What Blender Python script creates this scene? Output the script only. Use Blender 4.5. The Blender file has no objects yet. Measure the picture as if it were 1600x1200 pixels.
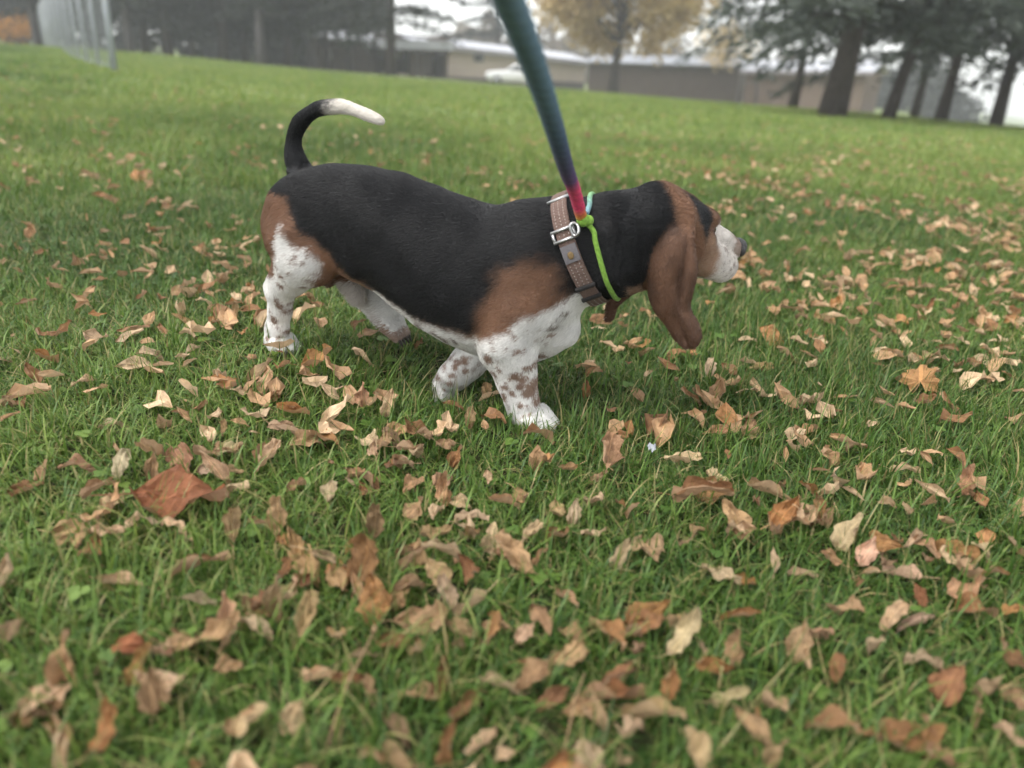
import bpy, bmesh, math, random
import numpy as np
from mathutils import Vector, Matrix, Euler

# ------------------------------------------------------------------ camera
sc = bpy.context.scene
rad = math.radians
CAM_H = 0.58
PITCH = math.atan(510 * math.cos(rad(3.7)) / 1200.0)
ROLL = rad(3.7)
_cd = bpy.data.cameras.new('camera')
cam = bpy.data.objects.new('camera', _cd)
sc.collection.objects.link(cam)
_R0 = Vector((1, 0, 0)); _U0 = Vector((0, math.sin(PITCH), math.cos(PITCH))); _F0 = Vector((0, math.cos(PITCH), -math.sin(PITCH)))
_R = _R0 * math.cos(ROLL) + _U0 * math.sin(ROLL); _U = -_R0 * math.sin(ROLL) + _U0 * math.cos(ROLL)
cam.matrix_world = Matrix(((_R.x, _U.x, -_F0.x, 0), (_R.y, _U.y, -_F0.y, 0), (_R.z, _U.z, -_F0.z, CAM_H), (0, 0, 0, 1)))
_cd.sensor_fit = 'HORIZONTAL'; _cd.sensor_width = 36.0; _cd.lens = 27.0
_cd.clip_start = 0.02; _cd.clip_end = 2000.0
_cd.dof.use_dof = True; _cd.dof.focus_distance = 1.32; _cd.dof.aperture_fstop = 2.3
sc.camera = cam

# ------------------------------------------------------------------ sky, sun, exposure
SUN_EL, SUN_AZ = rad(60), rad(248)
world = bpy.data.worlds.new('World'); sc.world = world; world.use_nodes = True
nt = world.node_tree; nt.nodes.clear()
sky = nt.nodes.new('ShaderNodeTexSky'); sky.sky_type = 'NISHITA'; sky.sun_disc = False
sky.sun_elevation = SUN_EL; sky.sun_rotation = SUN_AZ; sky.air_density = 1.0; sky.dust_density = 1.0; sky.ozone_density = 1.0
hs = nt.nodes.new('ShaderNodeHueSaturation'); hs.inputs['Saturation'].default_value = 0.12
bgn = nt.nodes.new('ShaderNodeBackground'); bgn.inputs['Strength'].default_value = 0.13
wo = nt.nodes.new('ShaderNodeOutputWorld')
nt.links.new(sky.outputs[0], hs.inputs['Color']); nt.links.new(hs.outputs[0], bgn.inputs['Color']); nt.links.new(bgn.outputs[0], wo.inputs['Surface'])
_sl = bpy.data.lights.new('sun', 'SUN'); _sl.energy = 1.3; _sl.angle = rad(35); _sl.color = (1.0, 0.97, 0.93)
sun = bpy.data.objects.new('sun', _sl); sc.collection.objects.link(sun)
_sd = Vector((math.cos(SUN_EL) * math.sin(SUN_AZ), math.cos(SUN_EL) * math.cos(SUN_AZ), math.sin(SUN_EL)))
sun.rotation_euler = _sd.to_track_quat('Z', 'Y').to_euler(); sun.location = (0, 0, 30)
sc.view_settings.view_transform = 'Standard'; sc.view_settings.look = 'None'
sc.view_settings.exposure = 1.6; sc.view_settings.gamma = 1.0; sc.view_settings.use_curve_mapping = False
sc.render.engine = 'CYCLES'
sc.cycles.use_denoising = True; sc.cycles.use_adaptive_sampling = True; sc.cycles.adaptive_threshold = 0.03
sc.cycles.max_bounces = 5; sc.cycles.diffuse_bounces = 2; sc.cycles.glossy_bounces = 2; sc.cycles.transmission_bounces = 4
sc.cycles.volume_bounces = 1; sc.cycles.transparent_max_bounces = 8
sc.cycles.sample_clamp_indirect = 4.0
sc.cycles_curves.shape = 'RIBBONS'

# ------------------------------------------------------------------ helpers
COL = sc.collection
rng = np.random.default_rng(7)
random.seed(7)

def tag(o, label=None, cat=None, group=None, kind=None):
    if label: o['label'] = label
    if cat: o['category'] = cat
    if group: o['group'] = group
    if kind: o['kind'] = kind
    return o

def empty(name, loc=(0, 0, 0), rz=0.0):
    o = bpy.data.objects.new(name, None); COL.objects.link(o)
    o.location = loc; o.rotation_euler = (0, 0, rz); o.empty_display_size = 0.1
    return o

def mesh(name, V, F, mats=(), smooth=True, mi=None):
    """V (n,3) array, F list of faces or (m,k) array"""
    me = bpy.data.meshes.new(name)
    V = np.asarray(V, dtype=np.float32)
    if isinstance(F, np.ndarray):
        m, k = F.shape
        me.vertices.add(len(V)); me.vertices.foreach_set('co', V.ravel())
        me.loops.add(m * k); me.loops.foreach_set('vertex_index', F.astype(np.int32).ravel())
        me.polygons.add(m); me.polygons.foreach_set('loop_start', np.arange(0, m * k, k, dtype=np.int32))
        me.update(calc_edges=True)
    else:
        me.from_pydata(V.tolist(), [], [list(f) for f in F]); me.update()
    for x in mats: me.materials.append(x)
    if mi is not None: me.polygons.foreach_set('material_index', np.asarray(mi, dtype=np.int32))
    me.polygons.foreach_set('use_smooth', np.full(len(me.polygons), smooth, dtype=bool))
    return me

def obj(name, me, parent=None, loc=None, rot=None):
    o = bpy.data.objects.new(name, me); COL.objects.link(o)
    if parent is not None: o.parent = parent
    if loc is not None: o.location = loc
    if rot is not None: o.rotation_euler = rot
    return o

def set_color(me, name, C):
    a = me.color_attributes.new(name, 'FLOAT_COLOR', 'POINT')
    C = np.asarray(C, dtype=np.float32)
    if C.shape[1] == 3: C = np.concatenate([C, np.ones((len(C), 1), np.float32)], 1)
    a.data.foreach_set('color', C.ravel())

class MB:
    """collects simple shapes into one mesh"""
    def __init__(s): s.V = []; s.F = []
    def add(s, V, F):
        n = len(s.V); s.V += [tuple(v) for v in V]; s.F += [tuple(i + n for i in f) for f in F]
    def box(s, c, d, M=None):
        V = [Vector((x * d[0] / 2, y * d[1] / 2, z * d[2] / 2)) for x in (-1, 1) for y in (-1, 1) for z in (-1, 1)]
        if M is not None: V = [M @ v for v in V]
        V = [v + Vector(c) for v in V]
        s.add(V, [(0, 1, 3, 2), (4, 6, 7, 5), (0, 4, 5, 1), (2, 3, 7, 6), (0, 2, 6, 4), (1, 5, 7, 3)])
    def prism(s, pts, z0, z1, ax=2):
        """extrude polygon pts (2-D) between z0 and z1"""
        n = len(pts)
        def mk(p, z): return (p[0], p[1], z) if ax == 2 else ((p[0], z, p[1]) if ax == 1 else (z, p[0], p[1]))
        V = [mk(p, z0) for p in pts] + [mk(p, z1) for p in pts]
        F = [tuple(range(n))[::-1], tuple(range(n, 2 * n))] + [(i, (i + 1) % n, n + (i + 1) % n, n + i) for i in range(n)]
        s.add(V, F)
    def tube(s, P, R, n=8, cap=True):
        P = [Vector(p) for p in P]
        if not hasattr(R, '__len__'): R = [R] * len(P)
        V = []; F = []; prev = None
        for i, p in enumerate(P):
            t = (P[min(i + 1, len(P) - 1)] - P[max(i - 1, 0)]).normalized()
            if prev is None:
                a = t.orthogonal().normalized()
            else:
                a = (prev - t * prev.dot(t)).normalized()
            prev = a; b = t.cross(a)
            for k in range(n):
                w = 2 * math.pi * k / n
                V.append(p + (a * math.cos(w) + b * math.sin(w)) * R[i])
        for i in range(len(P) - 1):
            for k in range(n):
                F.append((i * n + k, i * n + (k + 1) % n, (i + 1) * n + (k + 1) % n, (i + 1) * n + k))
        if cap:
            F.append(tuple(range(n))[::-1]); F.append(tuple(range((len(P) - 1) * n, len(P) * n)))
        s.add(V, F)
    def ball(s, c, r, n=10, m=6, M=None):
        r = r if hasattr(r, '__len__') else (r, r, r)
        V = []; F = []
        for i in range(m + 1):
            th = math.pi * i / m
            for k in range(n):
                ph = 2 * math.pi * k / n
                v = Vector((r[0] * math.sin(th) * math.cos(ph), r[1] * math.sin(th) * math.sin(ph), r[2] * math.cos(th)))
                if M is not None: v = M @ v
                V.append(v + Vector(c))
        for i in range(m):
            for k in range(n):
                F.append((i * n + k, (i + 1) * n + k, (i + 1) * n + (k + 1) % n, i * n + (k + 1) % n))
        s.add(V, F)
    def build(s, name, mat, parent=None, smooth=True, loc=None, rot=None):
        return obj(name, mesh(name, np.array([tuple(v) for v in s.V]), s.F, [mat], smooth), parent, loc, rot)

# ------------------------------------------------------------------ material helpers
def newmat(name):
    m = bpy.data.materials.new(name); m.use_nodes = True
    n = m.node_tree; n.nodes.clear()
    out = n.nodes.new('ShaderNodeOutputMaterial'); b = n.nodes.new('ShaderNodeBsdfPrincipled')
    n.links.new(b.outputs[0], out.inputs['Surface'])
    return m, n, b, out

def N(n, t, **kw):
    x = n.nodes.new(t)
    for k, v in kw.items():
        if k.startswith('i_'):
            key = k[2:]; key = int(key) if key.isdigit() else key.replace('_', ' ')
            x.inputs[key].default_value = v
        else: setattr(x, k, v)
    return x

def ramp(n, stops):
    r = n.nodes.new('ShaderNodeValToRGB'); e = r.color_ramp.elements
    while len(e) < len(stops): e.new(0.5)
    for i, (p, c) in enumerate(stops):
        e[i].position = p; e[i].color = (c[0], c[1], c[2], 1)
    return r

def noise_mat(name, c1, c2, scale=20.0, rough=0.85, bump=0.2, detail=6.0, spec=0.3, stretch=(1, 1, 1), c3=None, coords='Object', bscale=None):
    m, n, b, out = newmat(name)
    tc = N(n, 'ShaderNodeTexCoord'); mp = N(n, 'ShaderNodeMapping'); mp.inputs['Scale'].default_value = stretch
    n.links.new(tc.outputs[coords], mp.inputs[0])
    t = N(n, 'ShaderNodeTexNoise', i_Scale=scale, i_Detail=detail, i_Roughness=0.65)
    n.links.new(mp.outputs[0], t.inputs['Vector'])
    st = [(0.3, c1), (0.7, c2)] if c3 is None else [(0.28, c1), (0.5, c2), (0.72, c3)]
    r = ramp(n, st); n.links.new(t.outputs['Fac'], r.inputs[0]); n.links.new(r.outputs[0], b.inputs['Base Color'])
    b.inputs['Roughness'].default_value = rough; b.inputs['Specular IOR Level'].default_value = spec
    if bump:
        bp = N(n, 'ShaderNodeBump', i_Strength=bump, i_Distance=0.02)
        n.links.new(t.outputs['Fac'], bp.inputs['Height']); n.links.new(bp.outputs[0], b.inputs['Normal'])
    return m

def sstep(a, b, x):
    t = np.clip((x - a) / (b - a), 0, 1); return t * t * (3 - 2 * t)
# ------------------------------------------------------------------ terrain
_TC = (-0.0862994, -0.0411966, -0.0592094, 0.00561941, 0.00264619)
def terrain(X, Y):
    X = np.asarray(X, float); Y = np.asarray(Y, float)
    Xc = np.clip(X, -45, 45); Yc = np.clip(Y, -50, 80)
    t = np.maximum(0, Yc - 5) / 10
    z = _TC[0] * t + _TC[1] * t * t + _TC[2] * Xc * t / 10 + _TC[3] * Xc * t * t / 10 + _TC[4] * t ** 3
    z = z - 0.01 * np.maximum(0, Y - 80)
    z = z + 0.16 * np.exp(-((X + 17) ** 2 / 40 + (Y - 29) ** 2 / 50)) + 0.07 * np.exp(-((X + 7) ** 2 + (Y - 13) ** 2) / 12)
    # the ground falls away behind the right-hand trees
    z = z - 0.075 * np.maximum(0, Y - 27) * sstep(0.44, 0.60, X / np.maximum(Y, 1)) * np.where(Y > 27, 1, 0) * np.exp(-np.maximum(0, Y - 27) / 260)
    # small unevenness of the lawn round the dog
    z = z + 0.045 * np.exp(-((X + 0.47) ** 2 + (Y - 1.40) ** 2) / (2 * 0.28 ** 2)) - 0.038 * np.exp(-((X + 0.125) ** 2 + (Y - 1.31) ** 2) / (2 * 0.09 ** 2))
    z = z + 0.012 * np.sin(X * 2.1 + 0.7) * np.sin(Y * 1.7) * sstep(1.6, 3.0, np.hypot(X, Y - 1.3)) + 0.03 * np.sin(X * 0.45 + 1) * np.sin(Y * 0.38 + 2) * sstep(4, 9, np.hypot(X, Y))
    return z
def tz(x, y): return float(terrain(x, y))

gx = 0.7 * np.sinh(np.linspace(-6.75, 6.75, 191)); gy = 1.3 + 0.7 * np.sinh(np.linspace(-3.4, 7.05, 190))
GX, GY = np.meshgrid(gx, gy, indexing='ij'); GZ = terrain(GX, GY)
GV = np.stack([GX, GY, GZ], -1).reshape(-1, 3); ni, nj = GX.shape
ii, jj = np.meshgrid(np.arange(ni - 1), np.arange(nj - 1), indexing='ij'); a_ = (ii * nj + jj).ravel()
GF = np.stack([a_, a_ + nj, a_ + nj + 1, a_ + 1], 1)
m_ground, n_, b_, o_ = newmat('lawn_soil')
tc = N(n_, 'ShaderNodeTexCoord')
t1 = N(n_, 'ShaderNodeTexNoise', i_Scale=0.35, i_Detail=5.0); t2 = N(n_, 'ShaderNodeTexNoise', i_Scale=9.0, i_Detail=8.0, i_Roughness=0.75)
for t in (t1, t2): n_.links.new(tc.outputs['Object'], t.inputs['Vector'])
r1 = ramp(n_, [(0.3, (0.165, 0.215, 0.075)), (0.62, (0.215, 0.255, 0.105)), (0.8, (0.25, 0.235, 0.12))]); n_.links.new(t1.outputs['Fac'], r1.inputs[0])
r2 = ramp(n_, [(0.3, (0.55, 0.55, 0.55)), (0.75, (1.2, 1.2, 1.2))]); n_.links.new(t2.outputs['Fac'], r2.inputs[0])
mx = N(n_, 'ShaderNodeMix', data_type='RGBA', blend_type='MULTIPLY'); mx.inputs[0].default_value = 1.0
n_.links.new(r1.outputs[0], mx.inputs[6]); n_.links.new(r2.outputs[0], mx.inputs[7])
lt = N(n_, 'ShaderNodeVertexColor', layer_name='litter'); sp = N(n_, 'ShaderNodeSeparateColor'); n_.links.new(lt.outputs[0], sp.inputs[0])
t3 = N(n_, 'ShaderNodeTexNoise', i_Scale=2.2, i_Detail=8.0, i_Roughness=0.7); n_.links.new(tc.outputs['Object'], t3.inputs['Vector'])
mt = N(n_, 'ShaderNodeMath', operation='MULTIPLY_ADD'); mt.inputs[1].default_value = 1.6; mt.inputs[2].default_value = -0.8; n_.links.new(t3.outputs['Fac'], mt.inputs[0])
ad = N(n_, 'ShaderNodeMath', operation='ADD', use_clamp=True); n_.links.new(sp.outputs[0], ad.inputs[0]); n_.links.new(mt.outputs[0], ad.inputs[1])
ml = N(n_, 'ShaderNodeMath', operation='MULTIPLY', use_clamp=True); n_.links.new(ad.outputs[0], ml.inputs[0]); n_.links.new(sp.outputs[0], ml.inputs[1])
mx2 = N(n_, 'ShaderNodeMix', data_type='RGBA'); n_.links.new(ml.outputs[0], mx2.inputs[0]); n_.links.new(mx.outputs[2], mx2.inputs[6]); mx2.inputs[7].default_value = (0.17, 0.105, 0.06, 1)
soil = N(n_, 'ShaderNodeMix', data_type='RGBA'); n_.links.new(sp.outputs[1], soil.inputs[0]); n_.links.new(mx2.outputs[2], soil.inputs[6]); soil.inputs[7].default_value = (0.030, 0.032, 0.014, 1)
n_.links.new(soil.outputs[2], b_.inputs['Base Color']); b_.inputs['Roughness'].default_value = 0.95; b_.inputs['Specular IOR Level'].default_value = 0.1
bp = N(n_, 'ShaderNodeBump', i_Strength=0.6, i_Distance=0.03); n_.links.new(t2.outputs['Fac'], bp.inputs['Height']); n_.links.new(bp.outputs[0], b_.inputs['Normal'])
gme = mesh('ground', GV, GF, [m_ground])
def litter_mask(X, Y):
    a = np.exp(-(((X - 10) / 7) ** 2 + ((Y - 24) / 5) ** 2)) * 1.0
    b = np.exp(-((Y - 54 - 0.2 * X) / 7) ** 2) * sstep(-10, 2, X) * 0.8
    c = np.exp(-((Y - 49) / 5) ** 2) * sstep(-6, -12, X) * 0.45
    return np.clip(np.maximum(np.maximum(a, b), c), 0, 1)
set_color(gme, 'litter', np.stack([litter_mask(GV[:, 0], GV[:, 1]), 1 - sstep(4.0, 10.0, np.hypot(GV[:, 0], GV[:, 1])), np.zeros(len(GV))], 1))
ground = obj('ground', gme); tag(ground, kind='structure')

# ------------------------------------------------------------------ foliage helpers
def foliage_mat(name, c1, c2, trans=0.35, rough=0.7):
    m, n, b, out = newmat(name)
    at = N(n, 'ShaderNodeVertexColor', layer_name='tone'); sp = N(n, 'ShaderNodeSeparateColor'); n.links.new(at.outputs[0], sp.inputs[0])
    r = ramp(n, [(0.0, c1), (1.0, c2)]); n.links.new(sp.outputs[0], r.inputs[0]); n.links.new(r.outputs[0], b.inputs['Base Color'])
    b.inputs['Roughness'].default_value = rough; b.inputs['Specular IOR Level'].default_value = 0.25
    tr = N(n, 'ShaderNodeBsdfTranslucent'); n.links.new(r.outputs[0], tr.inputs['Color'])
    mix = N(n, 'ShaderNodeMixShader'); mix.inputs[0].default_value = trans
    n.links.new(b.outputs[0], mix.inputs[1]); n.links.new(tr.outputs[0], mix.inputs[2]); n.links.new(mix.outputs[0], out.inputs['Surface'])
    return m
m_pine = foliage_mat('pine_needles', (0.016, 0.028, 0.016), (0.045, 0.065, 0.036), 0.15)
m_wood_f = foliage_mat('woodland_leaves', (0.010, 0.014, 0.011), (0.032, 0.037, 0.028), 0.2)
m_park = foliage_mat('park_needles', (0.042, 0.054, 0.047), (0.105, 0.120, 0.098), 0.35)
m_gold = foliage_mat('golden_leaves', (0.44, 0.32, 0.15), (0.68, 0.54, 0.30), 0.5)
m_orange = foliage_mat('orange_leaves', (0.35, 0.15, 0.03), (0.60, 0.30, 0.06), 0.4)
m_tan_f = foliage_mat('withered_leaves', (0.13, 0.10, 0.08), (0.22, 0.18, 0.13), 0.3)
m_bark = noise_mat('bark', (0.025, 0.020, 0.018), (0.075, 0.062, 0.052), 9, 0.95, 0.9, stretch=(3, 3, 0.7))
m_bark2 = noise_mat('grey_bark', (0.05, 0.045, 0.045), (0.12, 0.11, 0.11), 9, 0.95, 0.9, stretch=(3, 3, 0.7))

def leaf_quads(P, D, size, asp, r, droop=0.0):
    """small pointed faces at P growing along D"""
    n = len(P); D = D / (np.linalg.norm(D, axis=1, keepdims=True) + 1e-9)
    S = np.cross(D, r.normal(size=(n, 3))); S /= np.linalg.norm(S, axis=1, keepdims=True) + 1e-9
    L = size * r.uniform(0.6, 1.3, (n, 1)); W = L * asp
    tip = P + D * L + np.array((0, 0, -1)) * droop * L
    mid = P + D * L * 0.45
    V = np.stack([P, mid + S * W * .5, tip, mid - S * W * .5], 1).reshape(-1, 3)
    F = np.arange(n * 4).reshape(n, 4)
    return V, F

def tone_mesh(name, V, F, mat, tone):
    me = mesh(name, V, F, [mat], smooth=False); set_color(me, 'tone', np.stack([tone] * 3, 1)); return me

def trunk_mesh(mb, H, r0, lean, r, n=9, flare=1.35, top=0.15):
    P = []; R = []
    for i in range(9):
        t = i / 8; P.append((lean[0] * H * t + r.normal(0, 0.02) * H * .05, lean[1] * H * t, -0.3 + (H + 0.3) * t))
        R.append(r0 * ((1 - t) * (1 - top) + top) * (1 + (flare - 1) * math.exp(-t * 14)))
    mb.tube(P, R, n)
    return np.array(P)

def conifer(name, x, y, H, r0, cb, spread, lean, seed, nsp, label, group, mat=m_pine, bark=m_bark, size=0.30):
    r = np.random.default_rng(seed)
    root = empty(name, (x, y, tz(x, y) - 0.02)); tag(root, label, 'tree', group)
    mb = MB(); P = trunk_mesh(mb, H, r0, lean, r)
    nb = 46; pts = []; dirs = []
    for i in range(nb):
        t = (i + r.random()) / nb; z = cb + (H - cb) * t ** 1.15; a = r.uniform(0, 2 * math.pi)
        L = spread * (1 - t) ** 0.75 * r.uniform(0.65, 1.15) + 0.3
        c = np.array((lean[0] * z, lean[1] * z, z)); d = np.array((math.cos(a), math.sin(a), r.uniform(-0.05, 0.30)))
        m = 7; br = [c + d * L * s + np.array((0, 0, -0.28 * L * s * s)) for s in np.linspace(0, 1, m)]
        if i < 22: mb.tube(br[:5], [0.055 * r0 / .3 * (1 - .2 * k) + 0.008 for k in range(5)], 5, False)
        k = int(nsp / nb * (L / spread + .25))
        s = r.random(k) ** 0.7; seg = np.array(br); q = seg[0] + d * L * s[:, None]; q[:, 2] += -0.28 * L * s * s
        side = np.cross(d, (0, 0, 1)); off = r.normal(0, 0.30, k) * (0.35 + 0.5 * s) * min(L, 3) * .55
        q = q + side * off[:, None] + np.stack([np.zeros(k), np.zeros(k), r.normal(0, 0.10, k) - np.abs(off) * 0.25], 1)
        pts.append(q); dirs.append(d * 0.6 + side * np.sign(off)[:, None] * 0.8 + r.normal(0, 0.35, (k, 3)) + np.array((0, 0, -0.25)))
    mb.build('trunk', bark, root)
    Pp = np.concatenate(pts); Dd = np.concatenate(dirs); V, F = leaf_quads(Pp, Dd, size, 0.30, r, 0.1)
    tone = np.repeat(np.clip(r.beta(2, 2, len(Pp)), 0, 1), 4)
    obj('crown', tone_mesh('crown', V, F, mat, tone), root)
    return root

def broadleaf(name, x, y, H, r0, cb, spread, seed, nleaf, label, group, mat, size=0.16, nclump=60, bark=m_bark, lean=(0, 0), clump=0.9):
    r = np.random.default_rng(seed)
    root = empty(name, (x, y, tz(x, y) - 0.02)); tag(root, label, 'tree', group)
    mb = MB(); trunk_mesh(mb, H * 0.8, r0, lean, r)
    cz = (cb + H) / 2; hz = (H - cb) / 2
    C = []
    while len(C) < nclump:
        p = r.uniform(-1, 1, 3)
        if 0.25 < np.linalg.norm(p) < 1: C.append((p[0] * spread, p[1] * spread, cz + p[2] * hz))
    C = np.array(C)
    for c in C[:40]:
        b0 = Vector((lean[0] * c[2] * .6, lean[1] * c[2] * .6, max(cb * 0.8, c[2] * 0.62))); e = Vector(c)
        m = (b0 + e) / 2 + Vector((0, 0, 0.15 * (e - b0).length)); mb.tube([b0, m, e], [r0 * .28, r0 * .14, 0.012], 5, False)
    mb.build('trunk', bark, root)
    k = nleaf // nclump; pts = np.repeat(C, k, 0) + r.normal(0, clump * 0.5, (k * nclump, 3)) * np.array((1, 1, .7))
    V, F = leaf_quads(pts, r.normal(size=pts.shape) + np.array((0, 0, -.5)), size, 0.6, r)
    obj('crown', tone_mesh('crown', V, F, mat, np.repeat(r.beta(2, 2, len(pts)), 4)), root)
    return root

def bare_tree(name, x, y, H, r0, seed, label, group):
    r = np.random.default_rng(seed); root = empty(name, (x, y, tz(x, y) - 0.02)); tag(root, label, 'tree', group)
    mb = MB(); tw = MB()
    def grow(p, d, L, rad_, lev):
        q = p + d * L; k = p + d * L * .5 + Vector(r.normal(0, .04 * L, 3)); (mb if lev < 3 else tw).tube([p, k, q], [rad_, rad_ * .8, rad_ * .6], 7 if lev < 2 else 4, lev == 0)
        if lev >= 5: return
        for _ in range(2 if lev == 0 else (3 if lev < 4 else 4)):
            nd = (d + Vector(r.normal(0, 0.48, 3)) + Vector((0, 0, 0.12))).normalized(); grow(p + d * L * r.uniform(.65, 1.0), nd, L * r.uniform(.6, .85), rad_ * .58, lev + 1)
    grow(Vector((0, 0, -.3)), Vector((0.03, 0, 1)), H * 0.30, r0, 0)
    mb.build('trunk', m_bark2, root); o = tw.build('crown', m_bark2, root)
    return root

# ---- right-hand park trees
G_R = 'dark evergreen trees along the right edge of the lawn'
conifer('park_tree', 8.91, 28.0, 11, 0.15, 2.5, 3.8, (0.03, 0), 21, 8500, 'slim dark evergreen in front of the brown garage, left of the thickest trunk', G_R, m_park)
conifer('park_tree', 7.00, 19.0, 13, 0.27, 2.0, 4.4, (0.045, 0), 22, 13000, 'evergreen with the thickest trunk of the right-hand row', G_R, m_park)
conifer('park_tree', 8.89, 20.5, 11, 0.145, 2.0, 3.8, (0.14, 0.0), 23, 10000, 'evergreen whose trunk leans right, next to the thickest trunk', G_R, m_park)
conifer('park_tree', 12.98, 26.0, 12, 0.17, 2.1, 4.6, (0.03, 0), 24, 10000, 'slender evergreen set back behind the leaning trunk', G_R, m_park)
conifer('park_tree', 13.63, 24.0, 12, 0.17, 2.0, 3.8, (-0.02, 0), 25, 10000, 'evergreen second from the right edge of the picture', G_R, m_park)
conifer('park_tree', 14.15, 23.0, 11, 0.18, 2.0, 3.4, (0.08, 0), 26, 8500, 'evergreen at the very right edge of the picture', G_R, m_park)
conifer('park_tree', 15.4, 33.0, 12, 0.16, 2.6, 4.2, (0.02, 0), 27, 8000, 'evergreen set farthest back, between the leaning trunk and the slender one', G_R, m_park)
# ---- trees between and behind the buildings
broadleaf('golden_tree', 5.58, 56.0, 12, 0.34, 2.6, 6.0, 31, 22000, 'golden autumn tree in front of the long brown shed', None, m_gold, 0.42, 110, clump=1.3)
bare_tree('bare_tree', 17.2, 80, 13, 0.30, 33, 'bare grey tree right behind the long brown shed', 'bare trees behind the sheds')
bare_tree('bare_tree', 21.7, 76, 12, 0.28, 35, 'bare grey tree behind the brown garage', 'bare trees behind the sheds')
bare_tree('bare_tree', 12.6, 92, 14, 0.30, 36, 'bare grey tree just right of the golden tree, farthest of its kind', 'bare trees behind the sheds')
broadleaf('yellowing_tree', 15.4, 66.5, 6.0, 0.12, 2.4, 2.6, 37, 1600, 'small yellowing tree between the long shed and the brown garage', None, m_gold, 0.24, 26)
conifer('shade_tree', -7.17, 42.0, 12, 0.26, 2.3, 4.6, (0.0, 0), 41, 9000, 'dark evergreen standing alone in front of the beige house carport', None, m_wood_f)
conifer('shade_tree', -3.6, 84.0, 13, 0.26, 3.5, 5.4, (0.0, 0), 46, 8000, 'dark evergreen rising behind the roof of the beige house', None, m_wood_f)
# ---- woods on the left
G_L = 'dark trees along the left edge of the lawn'
LW = [(-21.36, 44, .22), (-23.4, 50, .2), (-20.2, 46, .24), (-21.4, 52, .2), (-17.5, 47, .28), (-17.3, 50, .22), (-14.6, 44.5, .24), (-17.7, 55, .2), (-14.2, 48, .2), (-13.1, 49, .26), (-13.4, 54, .22), (-12.6, 57, .2)]
LW += [(-27.5, 46, .22), (-31.5, 53, .24), (-25.6, 55, .2)]
LL = ['nearest the fence', 'far back beside the fence end', 'second trunk in from the fence', 'thin and set back in the wood', 'stout, in the middle of the left wood', 'half hidden behind the stout trunk', 'standing out in front of the wood edge', 'deep in the wood behind its front trunk',
      'close behind the front trunk', 'stout, at the right of the wood', 'set back beside the dark hut', 'last one before the dark hut', 'seen through the chain-link fence', 'farthest left, beyond the fence', 'behind the fence, right of its far end']
for i, ((x, y, r0), l) in enumerate(zip(LW, LL)):
    conifer('wood_tree', x, y, 12 + (i * 7 % 4), r0, 1.9 + 0.25 * (i * 5 % 4), 3.6, (0.01 * ((i * 3) % 5 - 2), 0), 50 + i, 5500, 'dark woodland tree, ' + l, G_L, m_wood_f, m_bark if i % 3 else m_bark2, 0.36)
def far_mass(name, label, boxes, n, mat, size, seed):
    r = np.random.default_rng(seed); P = []
    for (x0, x1, y0, y1, h) in boxes:
        k = n // len(boxes); x = r.uniform(x0, x1, k); y = r.uniform(y0, y1, k)
        top = h * (0.72 + 0.28 * np.sin(x * 1.1 + seed) * np.sin(x * 0.43 + 1)); z = terrain(x, y) + top * r.random(k) ** 0.8
        P.append(np.stack([x, y, z], 1))
    P = np.concatenate(P); V, F = leaf_quads(P, r.normal(size=P.shape) + np.array((0, 0, -.3)), size, 0.6, r)
    o = obj(name, tone_mesh(name, V, F, mat, np.repeat(r.beta(2, 2, len(P)), 4))); tag(o, label, 'woods', kind='stuff'); return o
far_mass('far_woods', 'dense dark woods closing the view behind the left trees', [(-62, -40, 64, 76, 11), (-46, -24, 62, 72, 12), (-30, -17, 66, 74, 11), (-22, -13, 66, 76, 10)], 24000, m_wood_f, 0.8, 71)
far_mass('far_hedge', 'hazy distant wood beyond the slope on the right', [(40, 58, 104, 114, 7)], 4500, m_wood_f, 0.9, 73)
far_mass('far_wood_line', 'hazy distant tree line behind the buildings', [(-12, 12, 118, 130, 9), (12, 40, 122, 135, 8)], 9000, m_tan_f, 0.9, 75)
broadleaf('orange_shrub', -31.9, 50.0, 1.5, 0.05, 0.3, 1.7, 77, 700, 'orange leaved shrub beyond the far end of the fence', None, m_orange, 0.2, 24)

# ------------------------------------------------------------------ chain-link fence
m_galv = noise_mat('galvanised_steel', (0.22, 0.24, 0.26), (0.32, 0.34, 0.36), 30, 0.6, 0.05, spec=0.5)
FA = np.array((-6.61, 13.0)); FB = np.array((-17.86, 31.0)); FD = (FB - FA) / np.linalg.norm(FB - FA); FH = 2.0
fence = empty('chain_link_fence', (FA[0], FA[1], tz(*FA))); tag(fence, 'grey chain-link fence with steel posts running back on the left', 'fence')
def fpt(s, z): p = FA + FD * s; return (p[0] - FA[0], p[1] - FA[1], tz(*p) - tz(*FA) + z)
npost = 14; step = 3.0
for i in range(npost + 1):
    b = MB(); b.tube([fpt(i * step, -.3), fpt(i * step, FH + .05)], 0.045 if i == 0 else 0.03, 10); b.ball(fpt(i * step, FH + .06), 0.05 if i == 0 else .034, 8, 6); b.build('post', m_galv, fence)
b = MB(); b.tube([fpt(-0.0, -.3), fpt(-0.0, FH + 0.02)], 0.001, 4)
b = MB(); b.tube([fpt(0.34, -.2), fpt(0.34, FH + .02)], 0.028, 10); b.build('brace_post', m_galv, fence)
for z in (FH, 0.08):
    b = MB(); b.tube([fpt(s * 1.5, z) for s in range(int(npost * step / 1.5) + 1)], 0.021 if z > 1 else 0.006, 8); b.build('rail', m_galv, fence)
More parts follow.
